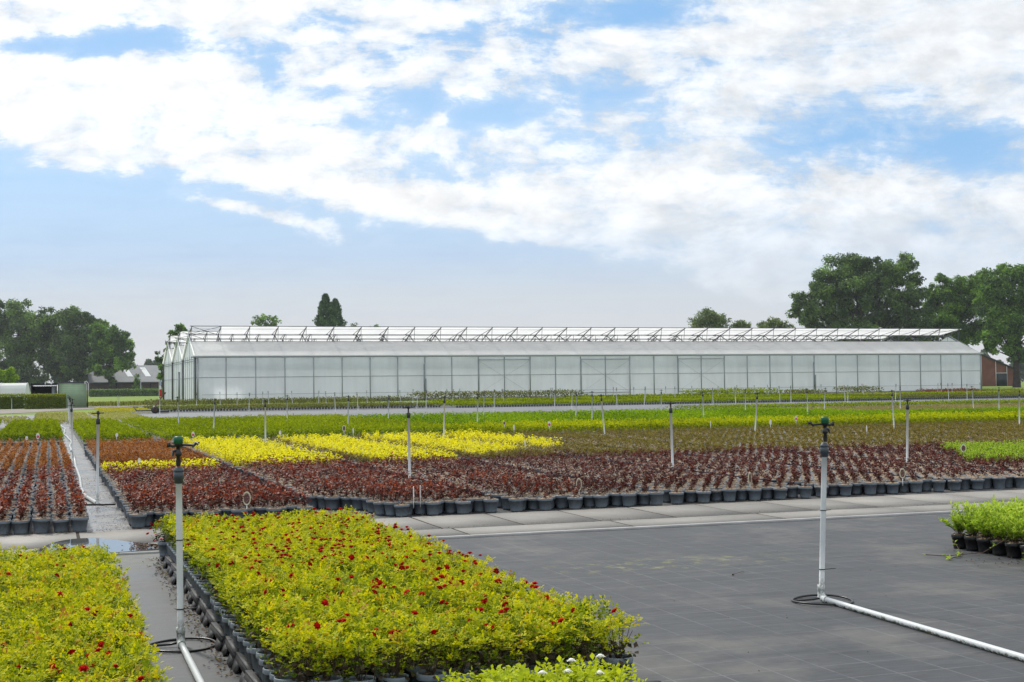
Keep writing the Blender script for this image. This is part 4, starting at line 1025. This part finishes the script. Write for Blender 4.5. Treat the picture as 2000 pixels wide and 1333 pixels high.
# pale pink blooms drooping over the back corner of the bed
t = thing('rose_plant', 'rose with pale pink and red blooms on the back left corner of the middle bed', 'rose plant', (.97, 11.9, TR)); obj('pot', RPOT, None, t); obj('foliage', ROSE_HI[2], None, t)
for dx, dy, dz, m in ((-.09, -.1, .2, FLP), (-.05, -.16, .17, FLP), (-.1, -.22, .16, FLP), (-.12, .02, .28, FLO[0]), (-.13, -.08, .25, FLO[1]), (-.06, -.02, .3, FLO[2]), (-.15, 0, .2, FLO[3]), (-.07, .05, .26, FLO[1])):
    f = obj('flower', m, None, t); f.location = (dx, dy, dz); f.rotation_euler = (rng.normal(0, .7), rng.normal(0, .7), 0)
# lime-green roses with white blooms at the bottom edge
LIME = [mesh('foliage', rose_q(200+i, 300, .17, .1, .285, .030), [LEAF['lime'], M_greenstem]) for i in range(4)]
FLW = mesh('flower', flower_q(5, .02), M_petalw)
k = 0
for j in range(3):
    for i in range(5):
        n_ = i+1
        t = thing('rose_plant', f'lime-green rose plant with white blooms at the bottom edge, {ORD[i]} from the left, {["back", "middle", "front"][j]} row', 'rose plant', (1.66+i*.136, 5.32-j*.165, .003), rng.uniform(0, 6), 'lime-green roses at the bottom edge')
        obj('pot', RPOT, None, t); obj('foliage', LIME[int(rng.integers(0, 4))], None, t)
        if rng.random() < .25:
            f = obj('flower', FLW, None, t); f.location = (rng.uniform(-.06, .06), rng.uniform(-.06, .06), rng.uniform(.29, .32))
# plant trays under the left edge of the bed
tm = Q()
for (a, b) in (((0, 0, 0), (.36, .03, .075)), ((0, .445, 0), (.36, .475, .075))): tm.box(a, b)
tm.box((0, .03, .028), (.36, .445, .04))
for y0, y1, z0, z1 in ((0, .15, 0, .052), (.325, .475, 0, .052), (0, .475, .052, .082)):
    f = lambda z: -.030+.030*z/.082
    tm.add([(f(z0), y0, z0), (f(z0), y1, z0), (f(z1), y1, z1), (f(z1), y0, z1), (f(z0)+.014, y0, z0), (f(z0)+.014, y1, z0), (f(z1)+.014, y1, z1), (f(z1)+.014, y0, z1)],
           [(0, 3, 2, 1), (4, 5, 6, 7), (3, 7, 6, 2), (0, 1, 5, 4), (0, 4, 7, 3), (1, 2, 6, 5)])
tm.box((-.004, 0, .082), (.03, .475, .088))
tm = mesh('plant_tray', tm, M_tray)
for j in range(13):
    o = obj('plant_tray', tm, None, None, label=f'grey plastic plant tray under the rose pots beside the lane, {ORD[12-j]} from the back', category='plant tray', group='plant trays along the rose bed'); o.location = (.95+rng.normal(0, .008), 5.82+j*.485, .002); o.rotation_euler = (0, 0, rng.normal(0, .03))

for i in range(1, 5):
    for j in range(13):
        o = obj('plant_tray', tm, None, None, label=f'grey plastic tray hidden inside middle rose bed, {ORD[i]} column, {ORD[j]} from front', category='plant tray', group='plant trays inside the rose bed'); o.location = (.95+i*.365, 5.82+j*.485, .002)

# ------------------------------------------------------------------ black-potted shrubs at the right
def willow_q(seed):
    g = np.random.default_rng(seed); q = Q()
    for s in range(17):
        a = g.uniform(0, 6.28); r = g.uniform(.04, .16); h = g.uniform(.08, .255)
        pts = [np.array([g.normal(0, .012), g.normal(0, .012), .12]), np.array([math.cos(a)*r*.5, math.sin(a)*r*.5, .13+h*.5]), np.array([math.cos(a)*r, math.sin(a)*r, .13+h])]
        q.tube(pts, [.003, .0022, .0012], 4, 1, caps=False)
        n = 28; t = g.uniform(.2, 1.05, n); P = pts[0]*((1-t)**2)[:, None]+pts[1]*(2*t*(1-t))[:, None]+pts[2]*(t**2)[:, None]
        b = g.uniform(0, 6.28, n); el = g.uniform(.2, 1.2, n); D = np.stack([np.cos(b)*np.cos(el), np.sin(b)*np.cos(el), np.sin(el)], 1)
        q.leaves(P, D, np.array([[0, 0, 1.]])+unit(n, g)*.5, g.uniform(.032, .055, n), g.uniform(.012, .020, n), 0, np.clip(.25+.55*t+.18*g.normal(size=n), 0, 1), .1)
    return q
WI = [mesh('foliage', willow_q(300+i), [LEAF['willow'], M_stem]) for i in range(5)]
BP = mesh('pot', pot_q(18, .058, .073, .077, .125), M_potblack); BP.shade_smooth(); BM = mesh('mulch', mulch_q(.068, .117), M_mulch)
for i in range(7):
    for j in range(9):
        x, y = 7.68+i*.175, 9.93-j*.175+(.05*i if i else 0)
        a, b, _ = proj(np.array(x), np.array(y), .3)
        if a > 2120: continue
        t = thing('black_potted_shrub', f'light green shrub in a black pot on the right, {ORD[i]} column, {ORD[j]} from the back', 'potted shrub', (x+rng.normal(0, .006), y+rng.normal(0, .006), .002), rng.uniform(0, 6), 'black-potted shrubs at the right edge')
        p = obj('pot', BP, None, t); obj('mulch', BM, None, p); obj('foliage', WI[int(rng.integers(0, 5))], None, t)
# a shoot trailing over the fabric
def shoot(label, pts, n, seed):
    g = np.random.default_rng(seed); q = Q(); pts = [np.array(p, float) for p in pts]; q.tube(pts, .0035, 4, 1)
    seg = g.integers(0, len(pts)-1, n); t = g.random(n); P = np.array([pts[s]*(1-u)+pts[s+1]*u for s, u in zip(seg, t)]); D = unit(n, g); D[:, 2] = np.abs(D[:, 2])*.6
    q.leaves(P, D, np.array([[0, 0, 1.]])+unit(n, g)*.4, .04, .018, 0, g.random(n)); obj('fallen_shoot', q, [LEAF['willow'], M_stem], label=label, category='plant shoot')
shoot('leafy shoot lying on the fabric left of the black pots', [(7.5, 9.8, .1), (7.42, 9.6, .03), (7.28, 9.42, .012), (7.12, 9.36, .01), (7.08, 9.3, .012)], 22, 1)
shoot('long bare reddish shoot with a few leaves in front of the black pots', [(7.75, 9.35, .17), (7.6, 9.25, .15), (7.42, 9.3, .05), (7.2, 9.5, .01), (7.08, 9.62, .012)], 12, 2)
shoot('drooping leafy shoot at the right edge on the fabric', [(7.5, 8.9, .12), (7.38, 8.75, .04), (7.40, 8.6, .012), (7.5, 8.4, .012)], 22, 3)


# ------------------------------------------------------------------ low planted blocks further back (nobody could count the plants)
def block(label, x0, x1, y0, y1, h, leaf, dens, sz, seed, cat='low shrubs', gaps=0, pots=True, rows=0, cull=True):
    g = np.random.default_rng(seed); n = int((x1-x0)*(y1-y0)*dens); x = g.uniform(x0, x1, n); y = g.uniform(y0, y1, n)
    if cull:
        a, b, _ = proj(x, y, h); k = (a > -200) & (a < 2250); x = x[k]; y = y[k]
    if gaps:
        ph = np.mod(x-.72, 4.25); k = (ph > .10*gaps) & (ph < 4.25-.10*gaps); x = x[k]; y = y[k]
    if rows:
        k = np.mod(x+y*.08, rows) < rows*.58; x = x[k]; y = y[k]
    n = len(x)
    pit = max(.27, sz*2.6); cx = np.floor(x/pit); cy = np.floor(y/pit)
    hsh = lambda a, b, k: np.mod(np.sin(a*127.1+b*311.7+k*74.7+seed)*43758.5453, 1.)
    mx = (cx+.5+.35*(hsh(cx, cy, 1)-.5))*pit; my = (cy+.5+.35*(hsh(cx, cy, 2)-.5))*pit
    r2 = ((x-mx)**2+(y-my)**2)/(pit*.62)**2; sc_ = .82+.26*hsh(cx, cy, 3)
    big = .5+.5*np.sin(x*.9+1.3*np.sin(y*.33+seed))
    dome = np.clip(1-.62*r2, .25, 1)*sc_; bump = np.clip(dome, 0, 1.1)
    u = g.random(n); edge = np.clip(np.minimum(np.minimum(x-x0, x1-x), y-y0)/.22, 0, 1)
    top = h*(.30+.70*dome+.04*big)*(.75+.25*edge**.5); z = np.where(u < .86, top-np.abs(g.normal(0, h*.05, n)), g.uniform(.35 if pots else .1, 1, n)*top)
    m = int((x1-x0)*dens*.9); xf = g.uniform(x0, x1, m); a, b, _ = proj(xf, xf*0+y0, .2); xf = xf[(a > -200) & (a < 2250)]; m = len(xf)
    zf = g.uniform(.50 if pots else .1, 1., m)*h*.9
    P = np.stack([np.concatenate([x, xf]), np.concatenate([y, y0+g.normal(0, .04, m)]), np.concatenate([z, zf])], 1); n = len(P)
    N = np.array([[0, -.25, 1.]])+unit(n, g)*.75; D = np.cross(N, unit(n, g)); D[:, 2] += .35
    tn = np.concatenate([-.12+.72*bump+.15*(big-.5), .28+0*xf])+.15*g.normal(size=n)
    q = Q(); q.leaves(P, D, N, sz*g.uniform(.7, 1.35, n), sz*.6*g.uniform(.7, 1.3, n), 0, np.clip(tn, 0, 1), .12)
    if pots:                                               # front row of pots
        k = (M_pot, 1); xs = np.arange(x0+.09, x1, .2)
        a, b, _ = proj(xs, xs*0+y0, .1)
        for xx, aa in zip(xs, a):
            if -100 < aa < 2150:
                V, F, M, T = POT_FAR; q.merge((V, F, M+1, T), (xx, y0+.1, .0), 0, .95)
    obj('low_shrubs', q, [leaf, M_pot], kind='stuff', label=label, category=cat)


G_ = 'hedge_green'
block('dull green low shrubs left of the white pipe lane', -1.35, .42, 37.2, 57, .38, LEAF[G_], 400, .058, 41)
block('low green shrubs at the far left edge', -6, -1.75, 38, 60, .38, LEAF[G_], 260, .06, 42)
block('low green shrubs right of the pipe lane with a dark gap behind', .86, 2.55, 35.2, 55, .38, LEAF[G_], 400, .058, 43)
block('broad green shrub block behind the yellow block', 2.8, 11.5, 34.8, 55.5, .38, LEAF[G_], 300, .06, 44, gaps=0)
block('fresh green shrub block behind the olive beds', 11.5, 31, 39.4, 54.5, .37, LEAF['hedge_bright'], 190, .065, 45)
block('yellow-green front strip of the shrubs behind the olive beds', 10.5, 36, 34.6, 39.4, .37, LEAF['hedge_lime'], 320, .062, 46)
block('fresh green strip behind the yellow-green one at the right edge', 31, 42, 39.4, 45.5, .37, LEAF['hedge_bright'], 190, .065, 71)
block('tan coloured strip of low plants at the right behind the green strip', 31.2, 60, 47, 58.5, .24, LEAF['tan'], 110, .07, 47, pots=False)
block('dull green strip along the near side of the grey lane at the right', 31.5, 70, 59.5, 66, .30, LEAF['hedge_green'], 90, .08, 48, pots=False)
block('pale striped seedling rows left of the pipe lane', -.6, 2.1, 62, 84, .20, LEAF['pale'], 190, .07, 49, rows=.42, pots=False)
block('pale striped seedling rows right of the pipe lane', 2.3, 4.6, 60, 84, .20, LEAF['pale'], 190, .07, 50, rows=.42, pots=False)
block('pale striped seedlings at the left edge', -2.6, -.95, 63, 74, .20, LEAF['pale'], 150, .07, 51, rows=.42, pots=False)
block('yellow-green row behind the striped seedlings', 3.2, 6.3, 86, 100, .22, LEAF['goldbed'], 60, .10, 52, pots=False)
# far beds before the greenhouse
fb = [('olive green bed with a row of pots left of the greenhouse doors', 6.6, 26, 89.5, 101, .24, 'dull'), ('tan speckled bed in front of the left greenhouse bays', 12.5, 22, 101.3, 106, .22, 'tan'),
      ('green bed in front of the middle greenhouse bays', 26.2, 62, 86.5, 98, .28, G_), ('grey-green bed in front of the right greenhouse bays', 62.3, 110, 88, 100, .28, 'dull')]
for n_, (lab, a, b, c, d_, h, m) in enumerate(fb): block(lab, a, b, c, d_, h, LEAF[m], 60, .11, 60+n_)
fb2 = [('yellow-green tall row along the left foot of the greenhouse', 7.5, 30, 112, 115, .62, 'dull', .2), ('dense green row beneath the left greenhouse bays', 30.2, 46, 111, 115, .95, 'dull', .24), ('thin green row beneath the greenhouse doors', 44.5, 62, 108, 114, .42, 'hedge_green', .25),
       ('dark green mound row below the third sliding door', xat(1352, 113), xat(1521, 113), 112, 116, .85, 'hedge_green', .25), ('brighter green row right of the mound', xat(1540, 113), xat(1605, 113), 112, 116, .7, 'dull', .25), ('rounded green mound row left of the red-brown bed', xat(1655, 113), xat(1715, 113), 112, 116, .95, 'dull', .25), ('flat green carpet before the mound rows', 30, 110, 101, 107.5, .34, 'hedge_green', .22),
       ('red-brown bed near the right greenhouse end', xat(1806, 117), xat(1900, 117), 115, 119, .55, 'redbed', .2), ('bright yellow strip in the far beds at the right', xat(1672, 103), xat(1752, 103), 101.3, 105, .36, 'goldbed', .16)]
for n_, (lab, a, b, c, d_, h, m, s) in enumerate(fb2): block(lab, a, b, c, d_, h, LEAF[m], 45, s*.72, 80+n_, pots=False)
sheet('bed_ground', 5, 130, 86, 120, .004, M_fabric)
# rough grass margins
q = Q(); g = np.random.default_rng(9); n = 16000
P = np.stack([g.uniform(3, 30, n), g.uniform(124, 137, n), np.zeros(n)], 1); P[n//2:, 0] = g.uniform(100, 135, n-n//2); P[n//2:, 1] = g.uniform(122, 137, n-n//2)
q.leaves(P, np.array([[0, 0, 1.]])+unit(n, g)*.4, unit(n, g), g.uniform(.2, .5, n), .06, 0, g.random(n)); obj('grass', q, LEAF['dull'], kind='stuff', label='rough grass at the ends of the greenhouse', category='grass')


# ------------------------------------------------------------------ sprinklers
def head_q(s=1.):
    body = Q(); body.lathe([(.010, 0), (.013, .02), (.010, .05), (.017, .055), (.017, .075), (.011, .08), (.012, .10), (.02, .102), (.02, .135), (.012, .137)], 10)
    body.tube([(-.105, 0, .124), (-.075, 0, .108), (-.03, 0, .112), (.03, .0, .106), (.052, 0, .112)], [.004, .007, .006, .008, .005], 6)
    body.tube([(-.10, .004, .112), (-.088, .004, .122), (-.070, 0, .098)], [.008, .010, .006], 6); body.tube([(.0, 0, .085), (.024, 0, .078), (.030, 0, .052)], [.009, .008, .006], 6)
    body.box((.040, -.008, .100), (.056, .008, .124))
    return body


def near_sprinkler(label, x, y, H, lean, pipe_to):
    t = thing('sprinkler', label, 'sprinkler', (x, y, 0)); lx, ly = lean
    def c(z): return (lx*z/H, ly*z/H, z)
    q = Q(); q.tube([c(.07), c(.4), c(.8), c(H-.17)], .0185, 16); obj('riser_pipe', q, M_pipe, t, smooth=True)
    q = Q(); q.lathe([(.021, -.012), (.026, -.01), (.026, .012), (.030, .014), (.030, .050), (.0275, .052), (.0275, .056), (.030, .058), (.030, .070), (.024, .073), (.023, .082), (.013, .086)], 16, c=(c(H-.185)[0], c(H-.185)[1], H-.19)); obj('coupler', q, M_slate, t, smooth=True)
    hd = obj('sprinkler_head', head_q(), M_blackplastic, t, smooth=False); hd.location = (c(H)[0], c(H)[1], H-.10); hd.scale = (1.15, 1.15, 1.1); hd.rotation_euler = (0, 0, -YAW+.15+(math.pi if x < 2 else 0))
    q = Q(); q.lathe([(.018, .118), (.0235, .12), (.0235, .150), (.020, .156), (.001, .157)], 14); obj('green_cap', q, M_greencap, hd)
    q = Q(); q.tube([(0, 0, .11), (0, 0, .03)], .024, 14); q.tube([(0, 0, .045), (0, -.03, .026), (.0+pipe_to[0]*.02, -.07, .024)], [.024, .025, .023], 14); q.lathe([(.026, .085), (.026, .115), (.019, .116)], 14); obj('elbow', q, M_pipe, t, smooth=True)
    q = Q(); e = np.array([pipe_to[0], pipe_to[1], .0205]); s_ = np.array([0, -.05, .0215]); q.tube([s_+(e-s_)*k for k in (0, .15, .3, .5, .7, .85, 1.)], .0192, 16); obj('supply_pipe', q, M_pipe, t, smooth=True)
    q = Q(); q.tube([(.20*math.cos(a)+.0, .20*math.sin(a)-.01, .012+.004*math.sin(a*2)) for a in np.linspace(0, 6.283, 40)], .0075, 6, caps=False); q.tube([(-.195, .03, .012), (-.06, .0, .02), (.0, -.01, .03)], .0075, 6); obj('stand_ring', q, M_blackplastic, t, smooth=True)
    for z, l in ((.22, .07), (.62, .02)):
        q = Q(); p = c(z); q.lathe([(.0192, -.003), (.0215, -.003), (.0215, .003), (.0192, .003)], 14, c=(p[0], p[1], z)); q.tube([(p[0]+.012, p[1]-.012, z), (p[0]+.03+l, p[1]-.015, z+.003)], .003, 4); obj('cable_tie', q, M_blackplastic, t)


near_sprinkler('tall white sprinkler standing on the open dark fabric at the right', 4.985, 7.93, 1.185, (.055, 0), (-.12, -2.9))
near_sprinkler('tall white sprinkler between the two foreground rose beds', .735, 8.0, 1.15, (-.010, 0), (-.01, -2.6))


def mid_sprinkler_q(H, r=.0185):
    a = Q(); a.tube([(0, 0, 0), (0, 0, H-.16)], r, 10)
    b = Q(); b.lathe([(.026, H-.18), (.028, H-.15), (.028, H-.11), (.012, H-.10), (.010, H-.05), (.02, H-.045), (.02, H-.02), (.012, H)], 8); b.tube([(-.085, 0, H-.035), (.075, 0, H-.03)], .009, 4)
    return a, b
a, b = mid_sprinkler_q(1.24); SA, SB = mesh('riser_pipe', a, M_pipe, True), mesh('sprinkler_head', b, M_blackplastic)
def G3(lst, z): return [tuple(ground(p, y, z)[:2]) for p, y in lst]


groups = [
    ('in the front rows of red and maroon shrubs', 'sprinklers of the front shrub row', [(.62, 18.2)]+[(xat(p, 18.2), 18.2) for p in (799, 1312, 1768)]),
    ('towards the back of the yellow and olive beds', 'sprinklers behind the yellow block', [(xat(p, 31.2), 31.2) for p in (142, 518, 865, 1181, 1472, 1745, 1989)]),
    ('rising out of the green shrub blocks', 'sprinklers in the green blocks', G3([(350, 828), (416, 838), (561, 822), (679, 830), (758, 817), (932, 826), (944, 812), (1124, 810), (1156, 818), (1291, 803), (1375, 814), (1456, 802), (1578, 809), (1609, 798), (1758, 793), (1902, 795), (1951, 799)], .33)),
    ('standing on the grey lane', 'sprinklers on the grey lane', G3([(312, 816), (486, 809), (655, 810), (700, 808), (814, 803), (832, 803), (965, 802), (1083, 799), (1117, 801), (1205, 796), (1258, 796), (1393, 795), (1437, 792), (1524, 792), (1545, 791), (1651, 786), (1656, 786.5), (1749, 784), (1853, 781), (1889, 783)], 0)),
    ('in the far beds near the greenhouse', 'sprinklers by the greenhouse', [(xat(p, y), y) for p, y in ((384, 100), (430, 110), (463, 98), (513, 104), (525, 110), (571, 108), (622, 110), (637, 100), (717, 104), (783, 104), (806, 110), (873, 104), (884, 100), (897, 110), (980, 106), (984, 100), (1074, 104), (1078, 110),
      (1093, 106), (1198, 104), (1237, 108), (1261, 100), (1301, 106), (1318, 100), (1351, 108), (1402, 104), (1439, 108), (1474, 110), (1500, 104), (1592, 104), (1604, 110), (1684, 106), (1687, 100), (1831, 108), (1839, 104), (1859, 102), (1914, 108))])]
base_s = None
for where, grp, lst in groups:
    for cnt, (x, Y) in enumerate(lst):
        lab = f'thin white sprinkler {where}, {ORD[cnt]} from the left'
        if base_s is None:
            base_s = thing('sprinkler', lab, 'sprinkler', group=grp); obj('riser_pipe', SA, None, base_s); obj('sprinkler_head', SB, None, base_s); t = base_s
        else: t = copy_tree(base_s); t['label'] = lab; t['group'] = grp
        t.location = (x, Y, 0); sd = .035 if Y > 20 else .012
        t.rotation_euler = (rng.normal(0, .02), rng.normal(0, sd), rng.uniform(-.6, .6) if Y > 20 else .2); t.scale = (1, 1, rng.uniform(.95, 1.02))
        if grp == 'sprinklers behind the yellow block' and cnt == 3: t.rotation_euler = (0, -.085, 0)
for n_, (x, Y) in enumerate(((.75, 44), (.8, 52), (.9, 62), (1.1, 76), (-2.0, 86), (4.9, 100), (5.4, 112))):
    t = copy_tree(base_s); t['label'] = ['second white sprinkler along the pipe lane', 'third white sprinkler along the pipe lane', 'fourth white sprinkler along the pipe lane', 'fifth white sprinkler along the pipe lane by the striped seedlings',
              'single white sprinkler in front of the left hedge', 'white sprinkler by the sandy track bend', 'farthest white sprinkler before the grass field'][n_]; t['group'] = 'sprinklers along the lane'; t.location = (x, Y, 0); t.rotation_euler = (0, rng.normal(0, .03), .3)
# white supply pipe along the lane
q = Q(); pl = [(.61, 18.2, .03), (.50, 19.4, .03), (.48, 21.0, .03), (.52, 23.5, .03), (.52, 27, .03), (.58, 31.5, .03)]
q.tube(pl, .024, 10); obj('irrigation_pipe', q, M_pipe, None, True, label='bent white water pipe lying on the lane between the first two beds', category='pipe')
q = Q(); q.tube([(.6+.05*math.sin(y*.5)+.015*math.sin(y*1.3), y, .03) for y in np.arange(34, 60, .8)], .022, 8); obj('irrigation_pipe', q, M_pipe, None, True, label='wavy white water pipe on the lane between the green blocks', category='pipe')
q = Q(); q.tube([(.42, 18.15, .015), (.84, 18.05, .015)], .012, 6); obj('hose', q, M_blackplastic, label='black hose crossing the lane at the foot of the sprinkler', category='hose')

# ------------------------------------------------------------------ plant tags
def f_tag(w):
    P = w.node('ShaderNodeTexCoord').outputs['Object']; n = w.noise(P, 90, 4, .7)
    return principled(w, w.ramp(n, [(.35, (.02, .02, .02)), (.5, (.12, .03, .03)), (.65, (.35, .28, .22))]), .35, .5)
M_tagpic = mat('tag_picture', f_tag); M_tagpink = plain('tag_pink', (.60, .08, .12), .4, .4, var=.4, scale=60); M_tagring = plain('tag_rim', (.62, .60, .42), .4, .4)


def oval(q, w, h, y, z, mat_=0, n=16):
    V = [(w/2*math.cos(2*math.pi*j/n), y, z+h/2*math.sin(2*math.pi*j/n)) for j in range(n)]; q.add(V, [(j, j+1, n-2-j, n-1-j) for j in range(n//2-1)], mat_)


def tag(label, px, py, zs, w, h, kind, rz=0., yw=None):
    if kind in ('pink', 'white'): w, h = w*.8, h*.85
    x, y, _ = ground(px, py, zs) if yw is None else (xat(px, yw), yw, 0)
    t = thing('plant_tag', label, 'plant tag', (x, y, zs), -YAW+rz, 'oval picture tags stuck in the pots' if kind != 'edge' else 'white tags seen edge on')
    q = Q(); q.box((-.006, -.001, -.05), (.006, .001, .06)); obj('stake', q, M_tagwhite, t)
    q = Q(); zc = .05+h/2
    q.tube([(w/2*math.cos(a), 0, zc+h/2*math.sin(a)) for a in np.linspace(0, 6.283, 17)], .004, 4, caps=False); oval(q, w, h, 0, zc, 0); obj('tag_face', q, M_tagring if kind == 'pic' else M_tagwhite, t)
    if kind in ('pic', 'pink', 'dark'):
        q = Q(); oval(q, w*.8, h*.8 if kind != 'pink' else h*.5, -.003, zc-(0 if kind != 'pink' else h*.1), 0); obj('tag_picture', q, M_tagpink if kind == 'pink' else M_tagpic, t)


tag('oval picture tag with yellowish rim among the red shrubs behind the rose bed', 482, 996, .15, .085, .15, 'pic')
tag('oval picture tag in a maroon pot, left of the centre gap', 1131, 967, .15, .062, .155, 'pic')
tag('narrow ring-like tag in the maroon front row, left of the right sprinkler', 1465, 953, .15, .05, .15, 'pic', .6)
tag('oval dark picture tag in the front row right of the right sprinkler', 1763, 942, .15, .075, .13, 'pic')
tag('left of the pair of white tags seen edge on at the slab path', 808, 985, .15, .02, .15, 'edge', 1.3)
tag('right of the pair of white tags seen edge on at the slab path', 821, 983, .15, .02, .15, 'edge', 1.4)
tag('small white tag above the yellow patch by the lane', 272, 912, .2, .06, .11, 'white')
tag('white tag at the back of the copper shrubs', 228, 858, .25, .08, .12, 'white', .0)
tag('pink tag at the back left corner of the yellow block', 377, 858, .25, .09, .16, 'pink')
tag('pink tag in front of the left green block', 74, 862, .28, .10, .17, 'pink')
tag('white tag beside the pink one in front of the left green block', 52, 864, .2, .08, .12, 'white')
tag('white tag at the back of the second yellow strip', 547, 853, .25, .07, .12, 'white')
tag('brown tag over the back of the yellow block', 672, 847, .3, .08, .16, 'dark')
tag('white edge-on tag behind the yellow block', 690, 851, .25, .04, .14, 'edge', .9)
tag('pink tag where the yellow-green strip meets the olive bed', 1073, 838, .32, .10, .18, 'pink')
tag('leaning white tag between the yellow block and the pink tag', 1004, 844, .25, .05, .14, 'edge', .7)
tag('small brown tag in the yellow-green strip left of the pink tag', 985, 834, .35, .07, .1, 'dark')
tag('white tag at the back of the olive bed left of the right sprinkler', 1505, 834, .28, .07, .18, 'white')
tag('pink and white tag in the yellow-green strip left of the right sprinkler', 1555, 826, .35, .09, .16, 'pink')
tag('white tag standing in the olive bed right of the right sprinkler', 1693, 850, .2, .05, .18, 'edge', .8)
tag('oval ring tag in the fresh green block', 1882, 889, .2, .09, .13, 'dark')
tag('white stick tag in the olive bed by the yellow-green strip', 1388, 838, .25, .04, .16, 'edge', 1.)
tag('white stick tag among yellow shrubs at their right tip', 1026, 878, .2, .04, .14, 'edge', .9)

# ------------------------------------------------------------------ litter
g = np.random.default_rng(77); q = Q()
def litter(q, n, f, s=.02):
    P = np.array([f() for _ in range(n)]); q.leaves(P, unit(n, g)*np.array([1, 1, .25]), np.array([[0, 0, 1.]])+unit(n, g)*.4, g.uniform(.5, 1.5, n)*s, g.uniform(.3, .8, n)*s, 0, g.random(n))
litter(q, 700, lambda: (.90+g.normal(0, .035), g.uniform(7, 12.3), .008), .022)
litter(q, 160, lambda: (g.uniform(-.5, 1.2), g.normal(14.65, .05), .03), .02)
litter(q, 600, lambda: (g.uniform(1.2, 14), 14.72+g.normal(0, .03), .03), .016)
litter(q, 500, lambda: (g.uniform(2.8, 12), 13.39+g.normal(0, .012), .026), .012)
litter(q, 900, lambda: (g.uniform(.5, .84), g.uniform(14.8, 24), .010), .016)
litter(q, 140, lambda: (g.normal(.98, .10), g.normal(12.95, .06), .034), .035)
litter(q, 90, lambda: (g.uniform(2.8, 9), g.uniform(6, 12.4), .006), .014)
litter(q, 150, lambda: (g.normal(7.6, .25), g.normal(9.0, .35), .006), .02)
LIT = leafmat('litter', [(0, (.02, .014, .01)), (.6, (.09, .05, .03)), (.9, (.2, .13, .07)), (1, (.35, .3, .05))], .1, .7)
obj('leaf_litter', q, LIT, kind='stuff', label='fallen leaves and bark scattered on fabric and slabs', category='leaf litter')
q = Q(); q.tube([(5.05, 9.28, .008), (5.09, 9.30, .01), (5.15, 9.33, .014), (5.20, 9.39, .008)], .002, 5); q.lathe([(.001, 0), (.009, .004), (.008, .012), (.001, .014)], 8, c=(5.04, 9.27, 0)); obj('twig', q, M_stem, label='small dark twig lying on the open fabric', category='twig')
